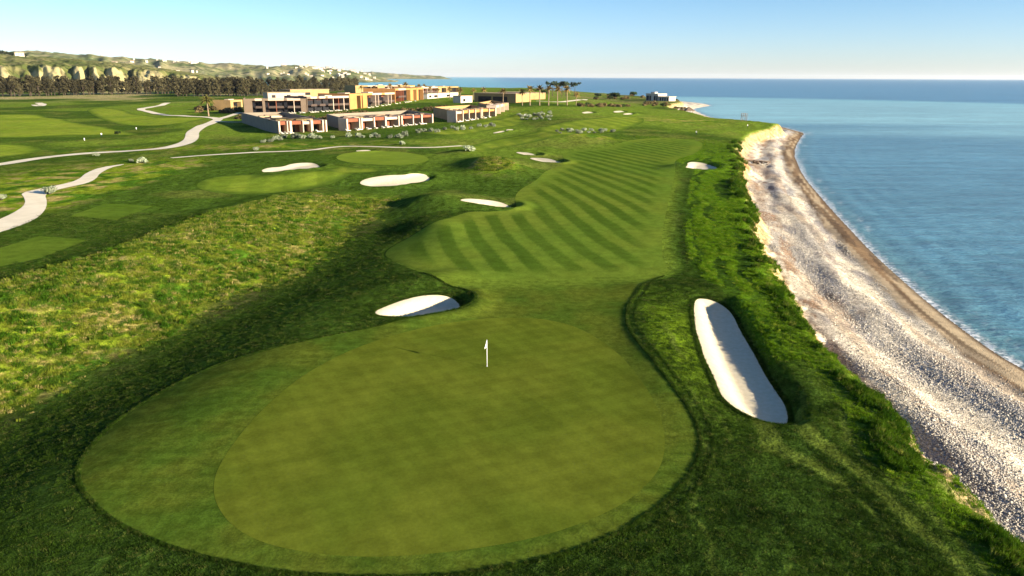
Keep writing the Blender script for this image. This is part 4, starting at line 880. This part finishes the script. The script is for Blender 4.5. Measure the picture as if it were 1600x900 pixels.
def scatter(name, lab, pts, rot, scl, inst, mat=None):
    me = bpy.data.meshes.new(name); me.vertices.add(len(pts)); me.vertices.foreach_set('co', np.asarray(pts, np.float32).ravel())
    a = me.attributes.new('rot', 'FLOAT_VECTOR', 'POINT'); a.data.foreach_set('vector', np.asarray(rot, np.float32).ravel()); a = me.attributes.new('scl', 'FLOAT_VECTOR', 'POINT'); a.data.foreach_set('vector', np.asarray(scl, np.float32).ravel())
    o = link(name, me); tag(o, lab, None, None, 'stuff')
    g = bpy.data.node_groups.new(name, 'GeometryNodeTree'); g.interface.new_socket('Geometry', in_out='INPUT', socket_type='NodeSocketGeometry'); g.interface.new_socket('Geometry', in_out='OUTPUT', socket_type='NodeSocketGeometry')
    N = g.nodes; i_ = N.new('NodeGroupInput'); o_ = N.new('NodeGroupOutput'); ip = N.new('GeometryNodeInstanceOnPoints'); m2p = N.new('GeometryNodeMeshToPoints'); oi = N.new('GeometryNodeObjectInfo'); oi.inputs['Object'].default_value = inst; oi.inputs['As Instance'].default_value = True
    ar = N.new('GeometryNodeInputNamedAttribute'); ar.data_type = 'FLOAT_VECTOR'; ar.inputs[0].default_value = 'rot'; as_ = N.new('GeometryNodeInputNamedAttribute'); as_.data_type = 'FLOAT_VECTOR'; as_.inputs[0].default_value = 'scl'
    e2r = N.new('FunctionNodeEulerToRotation'); Lk = g.links.new
    Lk(i_.outputs[0], m2p.inputs[0]); Lk(m2p.outputs[0], ip.inputs['Points']); Lk(oi.outputs['Geometry'], ip.inputs['Instance']); Lk(ar.outputs[0], e2r.inputs[0]); Lk(e2r.outputs[0], ip.inputs['Rotation']); Lk(as_.outputs[0], ip.inputs['Scale']); Lk(ip.outputs[0], o_.inputs[0])
    md = o.modifiers.new('scatter', 'NODES'); md.node_group = g; return o
def grassmat(name, c1, c2, c3):
    t = NT(name); oi = t.node('ShaderNodeObjectInfo'); p = t.pos(); n = t.noise(p, .55, 4, .7); n2 = t.noise(p, 2.5, 2)
    t.b.inputs['Specular IOR Level'].default_value = 0.0; c = t.mix(t.ramp(n, .42, .60), c1, c2); c = t.mix(t.math('MULTIPLY', t.ramp(oi.outputs['Random'], .72, .95), t.ramp(n2, .35, .6)), c, c3); c = t.mul(c, t.ramp(n2, .3, .7, .75, 1.25)); t.color(c)
    tl = t.node('ShaderNodeBsdfTranslucent'); t.l.new(c, tl.inputs[0]); mx = t.node('ShaderNodeMixShader'); mx.inputs[0].default_value = .35
    t.l.new(t.b.outputs[0], mx.inputs[1]); t.l.new(tl.outputs[0], mx.inputs[2]); t.l.new(mx.outputs[0], t.out.inputs[0]); return t.m
M['g_rough'] = grassmat('rough_blades', (.021, .045, .006), (.038, .074, .008), (.10, .11, .025)); M['g_native'] = grassmat('native_blades', (.050, .104, .009), (.165, .192, .020), (.30, .24, .085)); M['g_lush'] = grassmat('lush_blades', (.068, .140, .006), (.115, .205, .009), (.18, .22, .02))
N_ = 330000; r_ = np.exp(rng.uniform(math.log(52), math.log(330), N_)); t_ = np.radians(rng.uniform(-52, 40, N_)); px_, py_ = r_ * np.sin(t_), OY + r_ * np.cos(t_)
dl_, ds_ = coast(px_, py_); s_ = px_ - np.interp(py_, VY, VX)
free = (dl_ < np.where(py_ > 70, 1.6, 3.0))
for k in REG:
    free &= sdist(px_, py_, REG[k], 3.0) > .12
for P_ in BPOLY: free &= sdist(px_, py_, P_, 3.0) > .15
ta_, tb__ = track(px_, py_, dl_); free &= rng.random(N_) > np.clip(ta_ * 1.1 + tb__ * 1.0, 0, .97); free &= ~((px_ > 10) & (py_ > 80) & (lushx(px_, py_) < 0) & (sdist(px_, py_, REG['fair'], 5.0) < 2.6) & (py_ < 230))
nz = fbm(px_ / 14., py_ / 14., 51, 4)
native = (s_ + (nz - .5) * 9 + rng.normal(0, 1.6, N_) < -2.0) & (s_ + (nz - .5) * 5 > -24.5) & (py_ < 150); native |= bump(px_, py_, -5, 190, 5, 9, 1.) > .4
lush = (~native) & (((lushx(px_, py_) > 0) & (py_ > 58) & (px_ > 10)) | (-dl_ < 2.5)); short = ~native & ~lush & (py_ < 130)
def emit(name, lab, m, inst, smin, smax, keepf, tilt=.15, hvar=.5, big=3.):
    m = m & free & (rng.random(N_) < keepf); x, y = px_[m], py_[m]; z = Hfull(x, y, dl_[m], ds_[m]); n = len(x); dist = np.hypot(x, y); s = rng.uniform(smin, smax, n) * np.clip(dist / 70, .85, big); zs = s * (1 - hvar + 2 * hvar * rng.random(n)) / np.clip(dist / 90, 1, 2.)
    scatter(name, lab, np.stack([x, y, z], 1), np.stack([rng.normal(0, tilt, n), rng.normal(0, tilt, n), rng.random(n) * 6.283], 1), np.stack([s, s, zs], 1), inst); print(name, n)
emit('rough_grass', 'dark mown rough grass round the large green and its slopes', short, blade_patch('tuft', 46, .34, .10, .012, .9, M['g_rough'], 1), .7, 1.25, 1.)
emit('native_grass', 'tall tufted yellow green grass on the sunny left flank', native, blade_patch('tuft', 60, .32, .19, .016, .9, M['g_native'], 2), .6, 1.4, .8, .2, .6)
emit('cliff_grass', 'lush bright green grass along the top of the cliff', lush, blade_patch('tuft', 60, .34, .13, .015, 1.2, M['g_lush'], 3), .6, 1.2, 1., .25, .5, 1.7)
# wind-bent clumps hanging over the cliff edge
em = (dl_ > -1.3) & (dl_ < 1.7) & (rng.random(N_) < .7 * sstep(.46, .58, fbm(px_ / 3.2, py_ / 3.2, 131, 3))); x, y = px_[em], py_[em]; n = len(x); z = Hfull(x, y, dl_[em], ds_[em]); s = rng.uniform(.6, 1.5, n) * np.clip(np.hypot(x, y) / 90, .8, 1.8)
M['g_edge'] = grassmat('cliff_edge_blades', (.028, .070, .005), (.070, .130, .008), (.16, .17, .03))
scatter('cliff_edge_clumps', 'tall bent clumps of grass hanging over the cliff edge', np.stack([x, y, z], 1), np.stack([rng.normal(0, .25, n), rng.normal(.35, .25, n), rng.normal(0, .5, n)], 1), np.stack([s, s, s], 1), blade_patch('tuft', 70, .32, .50, .022, .9, M['g_edge'], 9))
# weeds and darker clumps among the native grass
wm = native & free & (rng.random(N_) < .10 * sstep(.48, .60, fbm(px_ / 4.5, py_ / 4.5, 121, 3)))
M['g_weed'] = grassmat('weed_leaves', (.030, .075, .005), (.055, .120, .008), (.12, .15, .02))
x, y = px_[wm], py_[wm]; n = len(x); z = Hfull(x, y, dl_[wm], ds_[wm]); s = rng.uniform(.7, 1.7, n)
scatter('weed_clumps', 'darker green weed clumps among the tall yellow grass', np.stack([x, y, z], 1), np.stack([rng.normal(0, .2, n), rng.normal(0, .2, n), rng.random(n) * 6.283], 1), np.stack([s, s, s], 1), blade_patch('tuft', 70, .30, .34, .035, 1.3, M['g_weed'], 6))
def ring(P, o0, o1, n, keepf):
    A = P; B = np.roll(P, -1, 0); L = np.hypot(*(B - A).T); k = rng.choice(len(P), n, p=L / L.sum()); f = rng.random(n)[:, None]; q = A[k] + (B[k] - A[k]) * f; d = (B - A)[k]; nn = np.stack([d[:, 1], -d[:, 0]], 1); nn /= np.linalg.norm(nn, axis=1)[:, None] + 1e-9
    a = np.sum(P[:, 0] * np.roll(P[:, 1], -1) - np.roll(P[:, 0], -1) * P[:, 1]); q = q + nn * np.sign(a) * rng.uniform(o0, o1, n)[:, None]; return q[keepf(q[:, 0], q[:, 1])]
q = np.vstack([ring(REG['apron'], .08, .22, 6500, lambda x, y: (y < 86) & (sdist(x, y, REG['fair'], 5.0) > .5) & (sdist(x, y, REG['green'], 5.0) > 1.5)), ring(REG['apron'], .95, 1.05, 2200, lambda x, y: (x > 6) & (y > 30) & (y < 84) & (sdist(x, y, REG['fair'], 5.0) > 1.5)), ring(BPOLY[0], .08, .4, 2600, lambda x, y: x > -99), ring(BPOLY[1], .1, .4, 1200, lambda x, y: x > -99)])
n = len(q); z = Hfull(q[:, 0], q[:, 1]); s = rng.uniform(.5, .9, n)
scatter('edge_grass', 'longer grass left standing along the apron and bunker edges', np.stack([q[:, 0], q[:, 1], z], 1), np.stack([rng.normal(0, .2, n), rng.normal(0, .2, n), rng.random(n) * 6.283], 1), np.stack([s * .6, s * .6, s * 1.3], 1), blade_patch('tuft', 46, .34, .15, .013, .8, M['g_rough'], 8))
# cobbles
def cobble(seed):
    bm = bmesh.new(); bmesh.ops.create_icosphere(bm, subdivisions=1, radius=.5); r = random.Random(seed)
    for v in bm.verts: v.co *= r.uniform(.8, 1.15); v.co.z *= .55; v.co.x *= 1.25
    me = bpy.data.meshes.new('cobble'); bm.to_mesh(me); bm.free(); smooth(me); t = NT('cobble'); oi = t.node('ShaderNodeObjectInfo'); rm = t.ramp(oi.outputs['Random'], 0, 1)
    t.color(t.mix(rm, (.23, .215, .19), (.53, .475, .375))); me.materials.append(t.m); return bpy.data.objects.new('cobble', me)
NB = 420000; r_ = np.exp(rng.uniform(math.log(60), math.log(230), NB)); t_ = np.radians(rng.uniform(8, 48, NB)); bx, by = r_ * np.sin(t_), OY + r_ * np.cos(t_); bdl, bds = coast(bx, by); uu = by + .3 * bx
pm = (bdl > 4.4) & (-bds > 4.2) & (rng.random(NB) < sstep(.42, .62, fbm(uu / 16., -bds / 4.5, 81, 4)) * .9 + .12)
bx, by, bdl, bds = bx[pm], by[pm], bdl[pm], bds[pm]; z = Hfull(bx, by, bdl, bds); n = len(bx); s = rng.lognormal(-2.22, .38, n).clip(.06, .38); print('cobbles', n)
scatter('cobbles', 'grey and cream cobbles strewn over the beach', np.stack([bx, by, z + .02], 1), np.stack([rng.normal(0, .3, n), rng.normal(0, .3, n), rng.random(n) * 6.283], 1), np.stack([s, s, s], 1), cobble(4))

# ------------------------------------------------------------------ haze
if HAZE > 0:
    hb_ = MB().box(-43000, 43000, -600, 43500, -9.5, 190).build('haze', None); hb_['kind'] = 'stuff'; hb_['label'] = 'thin pale sea haze over the far coast'
    m = bpy.data.materials.new('haze'); m.use_nodes = True; m.node_tree.nodes.clear(); o_ = m.node_tree.nodes.new('ShaderNodeOutputMaterial'); v_ = m.node_tree.nodes.new('ShaderNodeVolumePrincipled')
    v_.inputs['Color'].default_value = (.86, .93, 1., 1); v_.inputs['Density'].default_value = HAZE; v_.inputs['Anisotropy'].default_value = 0.2; m.node_tree.links.new(v_.outputs[0], o_.inputs['Volume']); hb_.data.materials.append(m)
